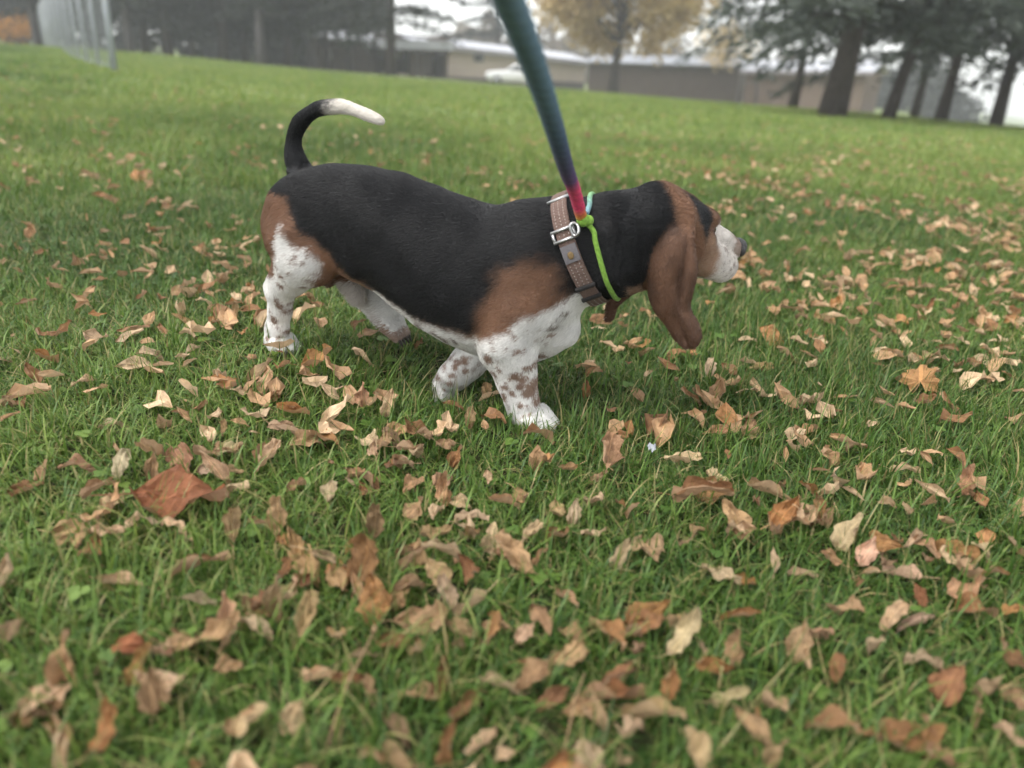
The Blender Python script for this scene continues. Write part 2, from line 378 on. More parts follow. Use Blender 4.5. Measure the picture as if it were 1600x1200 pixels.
for z in (0.35, 0.9, 1.5):
    b = MB(); b.box(fpt(0.17, z), (0.36, 0.012, 0.03), Matrix.Rotation(math.atan2(FD[1], FD[0]), 3, 'Z')); b.build('tie_band', m_galv, fence, False)
b = MB(); Lf = npost * step
def wire(s0, z0, s1, z1):
    b.tube([fpt(s0, z0), fpt((s0 + s1) / 2, (z0 + z1) / 2), fpt(s1, z1)], 0.0013, 3, False)
s = -FH
while s < Lf:
    for sg in (1, -1):
        a0, z0, a1, z1 = (s, 0.05, s + FH - .07, FH - .02) if sg > 0 else (s, FH - .02, s + FH - .07, 0.05)
        k = (z1 - z0) / (a1 - a0)
        if a0 < 0: z0 = z0 + k * (0 - a0); a0 = 0
        if a1 > Lf: z1 = z1 - k * (a1 - Lf); a1 = Lf
        if a1 > a0: wire(a0, z0, a1, z1)
    s += 0.17
o = b.build('wire_mesh', m_galv, fence); o['kind'] = 'stuff'

# ------------------------------------------------------------------ buildings
m_beige = noise_mat('beige_siding', (0.50, 0.41, 0.35), (0.58, 0.48, 0.42), 2.0, 0.85, 0.1)
m_roofw = noise_mat('pale_metal_roof', (0.36, 0.37, 0.40), (0.50, 0.51, 0.54), 1.2, 0.55, 0.05, spec=0.4)
m_roofg = noise_mat('grey_roof', (0.20, 0.215, 0.24), (0.30, 0.31, 0.335), 1.2, 0.6, 0.05)
m_fascia = noise_mat('grey_fascia', (0.24, 0.22, 0.23), (0.32, 0.30, 0.31), 2.0, 0.8, 0.05)
m_dark = noise_mat('dark_boards', (0.035, 0.026, 0.021), (0.09, 0.068, 0.055), 3.0, 0.9, 0.4, stretch=(6, 6, 0.4))
m_brown = noise_mat('brown_siding', (0.12, 0.09, 0.07), (0.19, 0.145, 0.115), 3.0, 0.9, 0.3, stretch=(5, 5, 0.5))
m_plinth = noise_mat('plinth', (0.10, 0.085, 0.08), (0.16, 0.14, 0.13), 4.0, 0.9, 0.2)
m_white, n_, b_, o_ = newmat('white_paint'); b_.inputs['Base Color'].default_value = (0.78, 0.79, 0.80, 1); b_.inputs['Roughness'].default_value = 0.28; b_.inputs['Coat Weight'].default_value = 0.4
m_glass, n_, b_, o_ = newmat('window_glass'); b_.inputs['Base Color'].default_value = (0.04, 0.045, 0.05, 1); b_.inputs['Roughness'].default_value = 0.08; b_.inputs['Specular IOR Level'].default_value = 0.7
m_pale_disc, n_, b_, o_ = newmat('disc_white'); b_.inputs['Base Color'].default_value = (0.75, 0.77, 0.80, 1); b_.inputs['Roughness'].default_value = 0.2
m_tyre = noise_mat('tyre_rubber', (0.012, 0.012, 0.012), (0.03, 0.03, 0.03), 40, 0.85, 0.1)
m_rim = noise_mat('wheel_rim', (0.35, 0.36, 0.37), (0.5, 0.51, 0.52), 20, 0.35, 0.0)

def house(name, label, A, B, depth, zb, zt, wall_m, roof_m, over=0.5, pitch=0.10, fascia=0.30, ground_strip=0.0, windows=(), plank=0.0, zt2=None):
    """long low building whose front runs from A to B (world), windows: (s, z, w, h)"""
    A = Vector((A[0], A[1], 0)); B = Vector((B[0], B[1], 0)); d = (B - A); L = d.length; d.normalize(); ang = math.atan2(d.y, d.x)
    root = empty(name, (A.x, A.y, zb), ang); tag(root, label, 'building')
    zt2 = zt if zt2 is None else zt2
    h0, h1 = zt - zb, zt2 - zb
    w = MB()
    def wallbox(x0, x1, y0, y1, hh0, hh1):
        V = [(x0, y0, -.5), (x1, y0, -.5), (x1, y1, -.5), (x0, y1, -.5), (x0, y0, hh0), (x1, y0, hh1), (x1, y1, hh1), (x0, y1, hh0)]
        w.add(V, [(0, 3, 2, 1), (4, 5, 6, 7), (0, 1, 5, 4), (1, 2, 6, 5), (2, 3, 7, 6), (3, 0, 4, 7)])
    wallbox(0, L, 0, depth, h0, h1); w.build('wall', wall_m, root, False)
    # roof: low gable with overhang
    r = MB(); o_ = over; ym = depth / 2; hp = depth / 2 * pitch * 2
    V = [(-o_, -o_, h0), (L + o_, -o_, h1), (L + o_, ym, h1 + hp), (-o_, ym, h0 + hp), (-o_, depth + o_, h0), (L + o_, depth + o_, h1)]
    V2 = [(x, y, z + 0.12) for x, y, z in V]
    r.add(V + V2, [(0, 1, 2, 3), (3, 2, 5, 4), (6, 9, 8, 7), (9, 10, 11, 8), (0, 6, 7, 1), (4, 5, 11, 10), (0, 3, 9, 6), (3, 4, 10, 9), (1, 7, 8, 2), (2, 8, 11, 5)])
    ro = r.build('roof', roof_m, root, False)
    if fascia:
        f = MB(); V = [(-o_, -o_ - .05, h0 - fascia + .1), (L + o_, -o_ - .05, h1 - fascia + .1), (L + o_, -o_ - .05, h1 + .10), (-o_, -o_ - .05, h0 + .10)]
        V = V + [(x, y + .046, z) for x, y, z in V]
        f.add(V, [(0, 1, 2, 3), (7, 6, 5, 4), (0, 4, 5, 1), (1, 5, 6, 2), (2, 6, 7, 3), (3, 7, 4, 0)]); f.build('fascia', m_fascia, ro, False)
    if ground_strip:
        f = MB(); f.box((L / 2, -0.03, ground_strip / 2 - .2), (L, 0.054, ground_strip + .4)); f.build('plinth', m_plinth, root, False)
    for (s, z, ww, hh, mm) in windows:
        g = MB(); g.box((s, -0.03, z), (ww + .16, .05, hh + .16)); wo_ = g.build('window', m_fascia, root, False)
        g = MB(); g.box((s, -0.062, z), (ww, .012, hh)); g.build('pane', mm, wo_, False)
    if plank:
        k = int(L / plank)
        f0 = MB(); f0.box((0, -0.02, (min(h0, h1) - .3) / 2), (0.09, .036, min(h0, h1) - .3)); pm = mesh('batten', np.array([tuple(v) for v in f0.V]), f0.F, [wall_m], False)
        for i in range(1, k): obj('batten', pm, root, (i * plank, 0, 0))
    return root, ang, L
h1_, a1_, L1_ = house('beige_house', 'long low beige house with pale roof behind the white car', (-8.46, 65.0), (4.86, 76.0), 7.0, -1.75, 1.12, m_beige, m_roofw, 0.6, 0.09, 0.35, 0.62, [(5.2, 2.15, 0.9, 0.5, m_glass)], 0, 0.55)
# carport in front of the left end
cp = empty('carport', (-10.6, 60.5, tz(-10.6, 60.5)), rad(22)); tag(cp, 'dark open carport with white roof left of the beige house', 'carport')
zc = -tz(-10.6, 60.5)
b = MB(); b.box((2.2, 2.6, 1.02 + zc), (5.2, 6.4, 0.62), Matrix.Rotation(rad(-2), 3, 'Y')); b.build('roof', m_roofw, cp, False)
b = MB(); b.box((2.2, 5.6, 0.3 + zc), (4.6, .15, 2.9)); b.build('back_wall', m_dark, cp, False)
b = MB(); b.box((4.45, 2.6, 0.3 + zc), (.15, 5.6, 2.9)); b.build('side_wall', m_dark, cp, False)
b = MB(); b.box((2.2, -0.35, .62 + zc), (4.8, .12, .24)); b.build('beam', m_dark, cp, False)
for x, y in ((0.1, -.3), (2.2, -.3), (4.3, -.3), (0.1, 5.4)):
    b = MB(); b.box((x, y, .1 + zc), (.16, .16, 2.6)); b.build('post', m_dark, cp, False)
b = MB(); b.tube([(2.0, 5.50, .32 + zc), (2.0, 5.44, .32 + zc)], 0.42, 16); b.build('pale_disc', m_pale_disc, cp)  # pale disc added on the back wall for a round whitish bright gap
house('long_shed', 'long dark wooden shed with pale roof between the house and the garage', (4.75, 70.0), (16.2, 65.0), 5.0, -1.8, 0.55, m_dark, m_roofg, 0.35, 0.12, 0.0, 0, [], 1.15, 0.95)
house('brown_garage', 'brown garage with pale roof behind the thick trunk on the right', (14.8, 57.5), (21.4, 53.5), 6.0, -1.7, 0.62, m_brown, m_roofw, 0.4, 0.12, 0.22, 0, [], 0, 1.05)
house('dark_hut', 'small dark hut with pale roof at the right end of the left wood', (-15.8, 59.5), (-11.9, 60.5), 3.5, -1.1, 1.0, m_dark, m_roofw, 0.35, 0.14, 0.0, 0, [(1.0, 1.1, .5, .5, m_glass)], 0.8, 1.0)
p = MB(); p.tube([(0.22, 0, -0.3), (0, 0, 2.2), (-0.05, 0, 2.4)], 0.09, 8)
pp = p.build('leaning_pole', m_bark2, None, loc=(15.0, 55.6, tz(15.0, 55.6))); tag(pp, 'grey pole leaning at the corner of the brown garage', 'pole')

# ------------------------------------------------------------------ parked car
car = empty('parked_car', (-1.35, 62.0, tz(-1.35, 62.0)), rad(6)); tag(car, 'white hatchback parked in front of the beige house', 'car')
b = MB()
prof = [(-2.05, .32), (-2.1, .55), (-2.05, .78), (-1.35, .92), (-0.62, 1.0), (1.2, 1.0), (1.95, .96), (2.08, .75), (2.08, .36), (1.75, .24), (-1.75, .24)]
def loft(profiles):
    n = len(profiles[0][1]); V = [(x, y, z) for y, pr in profiles for x, z in pr]; F = []
    for i in range(len(profiles) - 1):
        for k in range(n): F.append((i * n + k, (i + 1) * n + k, (i + 1) * n + (k + 1) % n, i * n + (k + 1) % n))
    F.append(tuple(range(n))); F.append(tuple(range((len(profiles) - 1) * n, len(profiles) * n))[::-1]); b.add(V, F)
sq = lambda pr, kx, kz: [(x * kx, .55 + (z - .55) * kz) for x, z in pr]
loft([(-.84, sq(prof, .95, .90)), (-.80, prof), (-.4, sq(prof, 1.015, 1.03)), (.4, sq(prof, 1.015, 1.03)), (.80, prof), (.84, sq(prof, .95, .90))])
b.build('body', m_white, car)
b = MB(); cab = [(-0.75, .97), (-0.10, 1.42), (0.25, 1.48), (1.25, 1.46), (1.90, .97)]
loft([(-.72, cab), (-.60, [(x * .98, .97 + (z - .97) * 1.02) for x, z in cab]), (.60, [(x * .98, .97 + (z - .97) * 1.02) for x, z in cab]), (.72, cab)]); b.build('cabin', m_white, car)
for y in (-.735, .735):
    for pts in ([(-.50, 1.01), (-.04, 1.36), (.42, 1.40), (.42, 1.01)], [(.52, 1.01), (.52, 1.40), (1.15, 1.38), (1.55, 1.01)]):
        g = MB(); g.prism(pts, y - .02, y + .02, 1); g.build('side_window', m_glass, car, False)
g = MB(); g.add([(-.80, -.58, .99), (-.80, .58, .99), (-.16, .52, 1.41), (-.16, -.52, 1.41), (-.77, -.58, 1.01), (-.77, .58, 1.01), (-.13, .52, 1.43), (-.13, -.52, 1.43)], [(0, 3, 2, 1), (4, 5, 6, 7), (0, 1, 5, 4), (1, 2, 6, 5), (2, 3, 7, 6), (3, 0, 4, 7)]); g.build('windscreen', m_glass, car, False)
for x in (-1.28, 1.28):
    for y in (-.78, .78):
        w = MB(); w.tube([(x, y - .10, .31), (x, y + .10, .31)], .31, 20); wo_ = w.build('wheel', m_tyre, car)
        w = MB(); w.tube([(x, y - .115 if y < 0 else y + .115, .31), (x, y, .31)], .19, 16); w.build('rim', m_rim, wo_)
for y in (-.58, .58):
    w = MB(); w.ball((-2.02, y, .68), (.09, .16, .08), 10, 6); w.build('headlight', m_glass, car)
    w = MB(); w.box((2.07, y, .78), (.06, .2, .14)); w.build('tail_light', noise_mat('red_lens', (.25, .01, .01), (.3, .02, .02), 5, .3, 0), car, False)
w = MB(); w.box((-2.12, 0, .40), (.06, 1.5, .14)); w.build('bumper', m_plinth, car, False)
# ------------------------------------------------------------------ the dog
DOG_LOC = (-0.16816, 1.32488, 0.0); DOG_RZ = rad(-18)

class Field:
    """signed distance field on a grid, joined smoothly, then meshed (surface nets)"""
    def __init__(s, lo, hi, h):
        s.lo = np.array(lo, np.float32); s.h = h
        s.n = np.ceil((np.array(hi) - s.lo) / h).astype(int) + 1
        s.D = np.full(s.n, 0.2, np.float32)
        s.ax = [s.lo[i] + h * np.arange(s.n[i], dtype=np.float32) for i in range(3)]
    def region(s, lo, hi):
        a = np.maximum(np.floor((np.array(lo) - s.lo) / s.h).astype(int), 0)
        b = np.minimum(np.ceil((np.array(hi) - s.lo) / s.h).astype(int) + 1, s.n)
        sl = tuple(slice(a[i], b[i]) for i in range(3))
        return sl, s.ax[0][sl[0]][:, None, None], s.ax[1][sl[1]][None, :, None], s.ax[2][sl[2]][None, None, :]
    def put(s, sl, d, k):
        a = s.D[sl]; d = d.astype(np.float32)
        if k <= 0: s.D[sl] = np.minimum(a, d)
        else:
            hh = np.maximum(k - np.abs(a - d), 0) / k
            s.D[sl] = np.minimum(a, d) - hh * hh * hh * k / 6.0
    def cut(s, sl, d, k):
        a = s.D[sl]; d = -d.astype(np.float32); hh = np.maximum(k - np.abs(a - d), 0) / k
        s.D[sl] = np.maximum(a, d) + hh * hh * hh * k / 6.0
    def cone(s, a, b, ra, rb, k=0.02):
        a = np.array(a, np.float32); b = np.array(b, np.float32); m = max(ra, rb) + k + 0.012
        sl, X, Y, Z = s.region(np.minimum(a, b) - m, np.maximum(a, b) + m)
        v = b - a; L = float(v @ v) + 1e-12
        t = np.clip(((X - a[0]) * v[0] + (Y - a[1]) * v[1] + (Z - a[2]) * v[2]) / L, 0, 1)
        d = np.sqrt((X - a[0] - t * v[0]) ** 2 + (Y - a[1] - t * v[1]) ** 2 + (Z - a[2] - t * v[2]) ** 2) - (ra + (rb - ra) * t)
        s.put(sl, d, k)
    def chain(s, pts, k=0.02):
        for p, q in zip(pts[:-1], pts[1:]): s.cone(p[:3], q[:3], p[3], q[3], k)
    def _ell(s, c, r, M, k):
        c = np.array(c, np.float32); m = max(r) + k + 0.012
        sl, X, Y, Z = s.region(c - m, c + m)
        X = X - c[0]; Y = Y - c[1]; Z = Z - c[2]
        if M is not None:
            X, Y, Z = (M[0][0] * X + M[0][1] * Y + M[0][2] * Z, M[1][0] * X + M[1][1] * Y + M[1][2] * Z, M[2][0] * X + M[2][1] * Y + M[2][2] * Z)
        k0 = np.sqrt((X / r[0]) ** 2 + (Y / r[1]) ** 2 + (Z / r[2]) ** 2)
        k1 = np.sqrt((X / r[0] ** 2) ** 2 + (Y / r[1] ** 2) ** 2 + (Z / r[2] ** 2) ** 2) + 1e-9
        return sl, k0 * (k0 - 1) / k1
    def ell(s, c, r, M=None, k=0.02):
        sl, d = s._ell(c, r, M, k); s.put(sl, d, k)
    def dent(s, c, r, M=None, k=0.015):
        sl, d = s._ell(c, r, M, k); s.cut(sl, d, k)
    def cloud(s, P, R, k=0.008):
        P = np.asarray(P, np.float32); m = float(np.max(R)) + 0.03
        sl, X, Y, Z = s.region(P.min(0) - m, P.max(0) + m)
        sh = np.broadcast_shapes(X.shape, Y.shape, Z.shape); d = np.full(sh, 1.0, np.float32)
        for p, r in zip(P, R):
            ss, x, y, z = s.region(p - r - 0.02, p + r + 0.02)
            loc = tuple(slice(ss[i].start - sl[i].start, ss[i].stop - sl[i].start) for i in range(3))
            q = np.sqrt((x - p[0]) ** 2 + (y - p[1]) ** 2 + (z - p[2]) ** 2) - r
            d[loc] = np.minimum(d[loc], q)
        s.put(sl, d, k)
    def mesh(s):
        D = s.D; neg = D < 0; n = s.n
        mn = np.zeros(tuple(n - 1), np.int8)
        for i in (0, 1):
            for j in (0, 1):
                for k in (0, 1):
                    mn += neg[i:n[0] - 1 + i, j:n[1] - 1 + j, k:n[2] - 1 + k]
        I, J, K = np.nonzero((mn > 0) & (mn < 8))
        idx = np.full(tuple(n - 1), -1, np.int32); idx[I, J, K] = np.arange(len(I))
        acc = np.zeros((len(I), 3)); cnt = np.zeros(len(I))
        for axis in range(3):
            for u in (0, 1):
                for v in (0, 1):
                    o = [0, 0, 0]; o[(axis + 1) % 3] = u; o[(axis + 2) % 3] = v
                    e = list(o); e[axis] = 1
                    a = D[I + o[0], J + o[1], K + o[2]]; b = D[I + e[0], J + e[1], K + e[2]]
                    msk = (a < 0) != (b < 0)
                    t = np.where(msk, a / np.where(msk, a - b, 1), 0)
                    P = np.tile(np.array(o, float), (len(I), 1)); P[:, axis] = t
                    acc += np.where(msk[:, None], P, 0); cnt += msk
        V = (np.stack([I, J, K], 1) + acc / cnt[:, None]) * s.h + s.lo
        Q = []
        for axis in range(3):
            b_, c_ = (axis + 1) % 3, (axis + 2) % 3
            s0 = [slice(None)] * 3; s1 = [slice(None)] * 3
            s0[axis] = slice(0, n[axis] - 1); s1[axis] = slice(1, n[axis])
            for t in (b_, c_): s0[t] = slice(1, n[t] - 1); s1[t] = slice(1, n[t] - 1)
            A = neg[tuple(s0)]; B = neg[tuple(s1)]
            for flip, M in ((False, A & ~B), (True, ~A & B)):
                G = np.stack(np.nonzero(M), 1); G[:, b_] += 1; G[:, c_] += 1
                q = []
                for du, dv in ((-1, -1), (0, -1), (0, 0), (-1, 0)):
                    g = G.copy(); g[:, b_] += du; g[:, c_] += dv
                    q.append(idx[g[:, 0], g[:, 1], g[:, 2]])
                q = np.stack(q, 1)
                Q.append(q[:, ::-1] if flip else q)
        return V, np.concatenate(Q)

def catmull(P, n):
    P = np.asarray(P, float); Q = []
    m = len(P)
    for i in range(m - 1):
        p0, p1, p2, p3 = P[max(i - 1, 0)], P[i], P[i + 1], P[min(i + 2, m - 1)]
        for t in np.linspace(0, 1, n, endpoint=False):
            Q.append(0.5 * ((2 * p1) + (-p0 + p2) * t + (2 * p0 - 5 * p1 + 4 * p2 - p3) * t * t + (-p0 + 3 * p1 - 3 * p2 + p3) * t ** 3))
    Q.append(P[-1]); return np.array(Q)

# head frame (dog space: x forward, y to the dog's left, z up)
HC = np.array([0.415, 0.05, 0.351])
HF = np.array([0.62385, 0.71934, -0.30556]); HR = np.array([0.75547, -0.65519, 0.0]); HU = np.array([0.2002, 0.23084, 0.95217])
HM = np.stack([HF, HR, HU])
def head(f, r, u): return HC + HF * f + HR * r + HU * u

TAIL = catmull([(-0.235, 0, 0.352, 0.020), (-0.2505, 0, 0.383, 0.0140), (-0.2575, 0, 0.405, 0.0104), (-0.2540, 0.0, 0.433, 0.0084), (-0.235, 0, 0.46, 0.0078), (-0.203, 0, 0.480, 0.0076), (-0.165, 0, 0.4855, 0.0070), (-0.126, 0, 0.4815, 0.0050), (-0.100, 0, 0.4750, 0.0034), (-0.082, 0, 0.469, 0.0018)], 5)
EAR_N = [[[0.412, 0.010, 0.372], [0.428, 0.002, 0.378], [0.446, 0.008, 0.377]],
         [[0.400, -0.006, 0.331], [0.432, -0.028, 0.342], [0.459, -0.008, 0.338]],
         [[0.393, -0.010, 0.294], [0.433, -0.038, 0.307], [0.466, -0.016, 0.305]],
         [[0.398, -0.012, 0.254], [0.434, -0.040, 0.265], [0.466, -0.018, 0.266]],
         [[0.414, -0.016, 0.225], [0.443, -0.037, 0.234], [0.469, -0.020, 0.235]],
         [[0.436, -0.020, 0.204], [0.460, -0.033, 0.212], [0.481, -0.024, 0.215]],
         [[0.455, -0.023, 0.188], [0.473, -0.030, 0.194], [0.489, -0.026, 0.199]],
         [[0.471, -0.025, 0.178], [0.480, -0.028, 0.181], [0.487, -0.027, 0.186]]]
EAR_F = [[[0.370, 0.085, 0.345], [0.384, 0.100, 0.350], [0.398, 0.112, 0.345]],
         [[0.350, 0.078, 0.283], [0.372, 0.105, 0.283], [0.393, 0.108, 0.280]],
         [[0.336, 0.070, 0.237], [0.358, 0.095, 0.236], [0.378, 0.098, 0.233]],
         [[0.326, 0.065, 0.212], [0.340, 0.078, 0.213], [0.352, 0.078, 0.214]],
         [[0.324, 0.063, 0.190], [0.330, 0.068, 0.192], [0.336, 0.068, 0.195]],
         [[0.326, 0.062, 0.172], [0.328, 0.063, 0.173], [0.331, 0.063, 0.176]]]

def ear_points(rows, fold=1.0):
    R = np.array(rows, float)              # (m,3,3)
    m = len(R); L = np.stack([catmull(R[:, j], 15) for j in range(3)], 1)
    pts = []; rr = []
    for i, (a, b, c) in enumerate(L):
        t = i / (len(L) - 1)
        for u in np.linspace(0, 1, 32):
            p = a * (1 - u) * (1 - 2 * u) + b * 4 * u * (1 - u) + c * u * (2 * u - 1)
            w = math.sin(math.pi * min(max((t - 0.04) / 0.60, 0), 1))
            fy = 0.0085 * w * math.exp(-((u - 0.74) / 0.07) ** 2) - 0.008 * w * math.exp(-((u - 0.95) / 0.09) ** 2)
            fy += 0.004 * math.sin(u * 9 + t * 5) * t
            pts.append(p + np.array([0, fy * fold, 0])); rr.append(0.0043 - 0.0006 * t - 0.0004 * abs(2 * u - 1))
    return pts, rr

def build_dog_field():
    G = Field((-0.36, -0.15, -0.06), (0.60, 0.24, 0.52), 0.0031)
    # torso: stations along the spine: x, top, bottom, half width
    S = np.array([(-0.292, .300, .262, .012), (-0.280, .335, .225, .042), (-0.262, .358, .205, .066), (-0.235, .3755, .210, .083), (-0.200, .3865, .207, .092), (-0.150, .3915, .203, .095),
                  (-0.080, .3885, .180, .103), (-0.020, .379, .146, .110), (0.040, .362, .117, .114), (0.100, .351, .099, .116), (0.157, .352, .102, .112), (0.205, .361, .118, .101),
                  (0.245, .362, .142, .086), (0.275, .350, .172, .066), (0.292, .325, .205, .045), (0.303, .285, .25, .01)])
    x = G.ax[0]; sel = (x > -0.30) & (x < 0.31)
    xs = x[sel]
    def cub(col):
        Pc = catmull(np.stack([S[:, 0], S[:, col]], 1), 14); return np.interp(xs, Pc[:, 0], Pc[:, 1])
    top, bot, hw = cub(1), cub(2), cub(3)
    cz = (bot + (top - bot) * 0.54)[:, None, None]; ru = (top[:, None, None] - cz); rd = (cz - bot[:, None, None]); w = hw[:, None, None]
    Y = G.ax[1][None, :, None]; Z = G.ax[2][None, None, :] - cz
    rv = np.where(Z > 0, ru, rd)
    p = 2.25
    k0 = (np.abs(Y / w) ** p + np.abs(Z / rv) ** p) ** (1 / p)
    d = (k0 - 1) * np.minimum(w, rv)
    i0 = int(np.argmax(sel)); sl = (slice(i0, i0 + int(sel.sum())), slice(None), slice(None))
    G.put(sl, d, 0)
    # neck: nape and throat chains
    G.chain([(0.18, 0, .290, .075), (0.235, -.003, .300, .072), (0.285, -.004, .312, .0665), (0.332, .006, .330, .062), (0.372, .030, .342, .060)], 0.03)
    G.chain([(0.20, 0, .245, .075), (0.255, -.006, .265, .066), (0.305, -.008, .288, .058), (0.340, .002, .292, .053), (0.382, .028, .298, .050)], 0.03)
    G.cone((0.355, .012, .283), (0.410, .040, .285), .038, .034, 0.03)
    # loose skin of the neck
    for a, b, r in (((0.345, -.052, .35), (0.35, -.054, .28), .010), ((0.322, -.058, .34), (0.33, -.060, .27), .008), ((0.365, -.036, .36), (0.372, -.042, .29), .010)):
        G.cone(a, b, r, r, 0.02)
    # head
    G.ell(head(-0.012, 0, 0.0), (.078, .060, .052), HM, 0.03)
    G.ell(head(-0.052, 0, 0.030), (.028, .022, .020), HM, 0.025)
    for sgn in (1, -1):
        G.ell(head(0.028, sgn * .034, .024), (.030, .019, .017), HM, 0.015)      # brow
        G.ell(head(0.018, sgn * .036, -.018), (.046, .020, .036), HM, 0.02)      # cheek
        G.cone(head(0.045, sgn * .024, -.022), head(0.128, sgn * .019, -.034), .026, .021, 0.02)   # flews
        G.cone(head(0.055, sgn * .029, -.045), head(0.118, sgn * .021, -.047), .019, .017, 0.02)
        G.cone(head(0.052, sgn * .033, .006), head(0.06, sgn * .036, -.004), .006, .006, 0.012)
    G.cone(head(0.035, 0, .008), head(0.142, 0, -.007), .030, .0215, 0.018)      # muzzle bridge
    G.cone(head(0.04, 0, -.05), head(0.12, 0, -.05), .024, .016, 0.02)           # lower jaw
    for sgn in (1, -1):
        G.dent(head(0.052, sgn * .036, .011), (.010, .008, .007), HM, 0.008)
        G.dent(head(0.160, sgn * .012, -.012), (.006, .006, .006), HM, 0.004)
    # ears
    P, R = ear_points(EAR_N); G.cloud(P, R, 0.007)
    P, R = ear_points(EAR_F, 0.4); G.cloud(P, R, 0.007)
    # tail
    G.chain([tuple(t) for t in TAIL], 0.016)
    # near (right) hind leg
    G.ell((-0.205, -.058, .285), (.080, .042, .085), None, 0.03)
    G.chain([(-0.205, -.060, .262, .062), (-0.195, -.070, .238, .052), (-0.232, -.066, .195, .034), (-0.256, -.064, .168, .0265)], 0.022)
    G.chain([(-0.256, -.063, .160, .0245), (-0.262, -.061, .125, .0205), (-0.270, -.060, .088, .0210), (-0.274, -.060, .067, .0225)], 0.012)
    G.ell((-0.248, -.066, .182), (.028, .022, .021), None, 0.010)
    G.cone((-0.276, -.062, .168), (-0.268, -.060, .155), .012, .010, 0.012)
    for dy, f in ((-.022, .0), (-.008, .010), (.008, .010), (.021, .0)):
        G.chain([(-0.276, -.060 + dy * .5, .066, .015), (-0.262 + f, -.060 + dy, .062, .0125), (-0.248 + f, -.060 + dy, .054, .0105)], 0.006)
    # far (left) hind leg, swinging forward
    G.chain([(-0.19, .055, .275, .065), (-0.135, .066, .225, .048), (-0.150, .060, .195, .036), (-0.170, .050, .178, .030), (-0.134, .046, .148, .0265), (-0.102, .044, .116, .0255)], 0.02)
    for dy in (-.018, -.006, .007, .018):
        G.chain([(-0.106, .044 + dy * .5, .118, .019), (-0.085, .044 + dy, .096, .0145), (-0.067, .044 + dy, .079, .0095)], 0.006)
    # near front leg
    G.ell((0.215, -.068, .235), (.060, .036, .085), M=None, k=0.03)
    G.chain([(0.205, -.072, .205, .050), (0.187, -.074, .150, .046), (0.196, -.070, .122, .0415), (0.206, -.067, .088, .0335), (0.214, -.065, .055, .0275), (0.221, -.065, .030, .0265), (0.226, -.065, .018, .026)], 0.016)
    G.ell((0.170, -.078, .128), (.026, .021, .026), None, 0.018)
    G.cone((0.196, -.080, .075), (0.205, -.078, .045), .013, .011, 0.015)
    for dy, f in ((-.026, .0), (-.009, .012), (.009, .012), (.025, .0)):
        G.chain([(0.226, -.065 + dy * .5, .020, .017), (0.244 + f, -.065 + dy, .016, .0145), (0.259 + f, -.065 + dy, .007, .012)], 0.006)
    # far front leg, at the end of its stride
    G.chain([(0.15, .050, .165, .052), (0.118, .030, .110, .036), (0.088, .010, .066, .031), (0.062, .002, .034, .026), (0.045, .000, .012, .0235)], 0.018)
    for dy, f in ((-.022, .0), (-.008, .008), (.008, .008), (.021, .0)):
        G.chain([(0.042, dy * .5, .010, .016), (0.047 + f, dy, -.004, .0135), (0.054 + f, dy, -.016, .011)], 0.006)
    # chest keel, flank fold, belly tuft
    G.cone((0.255, 0, .16), (0.20, 0, .125), .035, .04, 0.03)
    G.cone((0.258, -.03, .205), (0.240, -.040, .165), .016, .018, 0.03)
    G.cone((-0.15, -.060, .258), (-0.10, -.070, .232), .022, .018, 0.035)
    G.chain([(-0.170, 0, .205, .020), (-0.146, -.004, .180, .0165), (-0.130, -.004, .155, .0115)], 0.014)
    G.ell((-0.192, -.01, .190), (.024, .020, .020), None, 0.012)
    # slow unevenness of muscle and skin
    X, Y, Z = G.ax[0][:, None, None], G.ax[1][None, :, None], G.ax[2][None, None, :]
    band = np.abs(G.D) < 0.02
    wob = (0.0016 * np.sin(X * 41 + Z * 23) * np.sin(Z * 37 + 1.3) + 0.0010 * np.sin(X * 88 + Y * 40 + 2) * np.sin(Z * 71)).astype(np.float32)
    G.D = np.where(band, G.D + wob, G.D)
    return G

G = build_dog_field()
DV, DF = G.mesh()
del G

def smooth_mesh(V, F, it=2, lam=0.5):
    e = np.concatenate([F[:, [0, 1]], F[:, [1, 2]], F[:, [2, 3]], F[:, [3, 0]]])
    cnt = np.bincount(e.ravel(), minlength=len(V)).astype(float)[:, None]
    for _ in range(it):
        for l in (lam, -lam * 1.04):
            acc = np.stack([np.bincount(e[:, 0], V[e[:, 1], k], len(V)) + np.bincount(e[:, 1], V[e[:, 0], k], len(V)) for k in range(3)], 1)
            V = V + l * (acc / np.maximum(cnt, 1) - V)
    return V
DV = smooth_mesh(DV, DF, 4, 0.5)

def vnormals(V, F):
    n = np.cross(V[F[:, 2]] - V[F[:, 0]], V[F[:, 3]] - V[F[:, 1]])
    out = np.stack([np.bincount(F.ravel(), np.repeat(n[:, k], 4), len(V)) for k in range(3)], 1)
    return out / (np.linalg.norm(out, axis=1, keepdims=True) + 1e-12)
DN = vnormals(DV, DF)

# ---- coat pattern
def poly_sd(P, poly):
    """signed distance (negative inside) of 2-D points to polygon"""
    poly = np.asarray(poly, float); d = np.full(len(P), 1e9); ins = np.zeros(len(P), bool)
    n = len(poly)
    for i in range(n):
        a, b = poly[i], poly[(i + 1) % n]; e = b - a; w = P - a
        t = np.clip((w @ e) / (e @ e), 0, 1); q = w - t[:, None] * e
        d = np.minimum(d, (q * q).sum(1))
        c = ((a[1] > P[:, 1]) != (b[1] > P[:, 1])) & (P[:, 0] < (b[0] - a[0]) * (P[:, 1] - a[1]) / (b[1] - a[1] + 1e-12) + a[0])
        ins ^= c
    d = np.sqrt(d); return np.where(ins, -d, d)

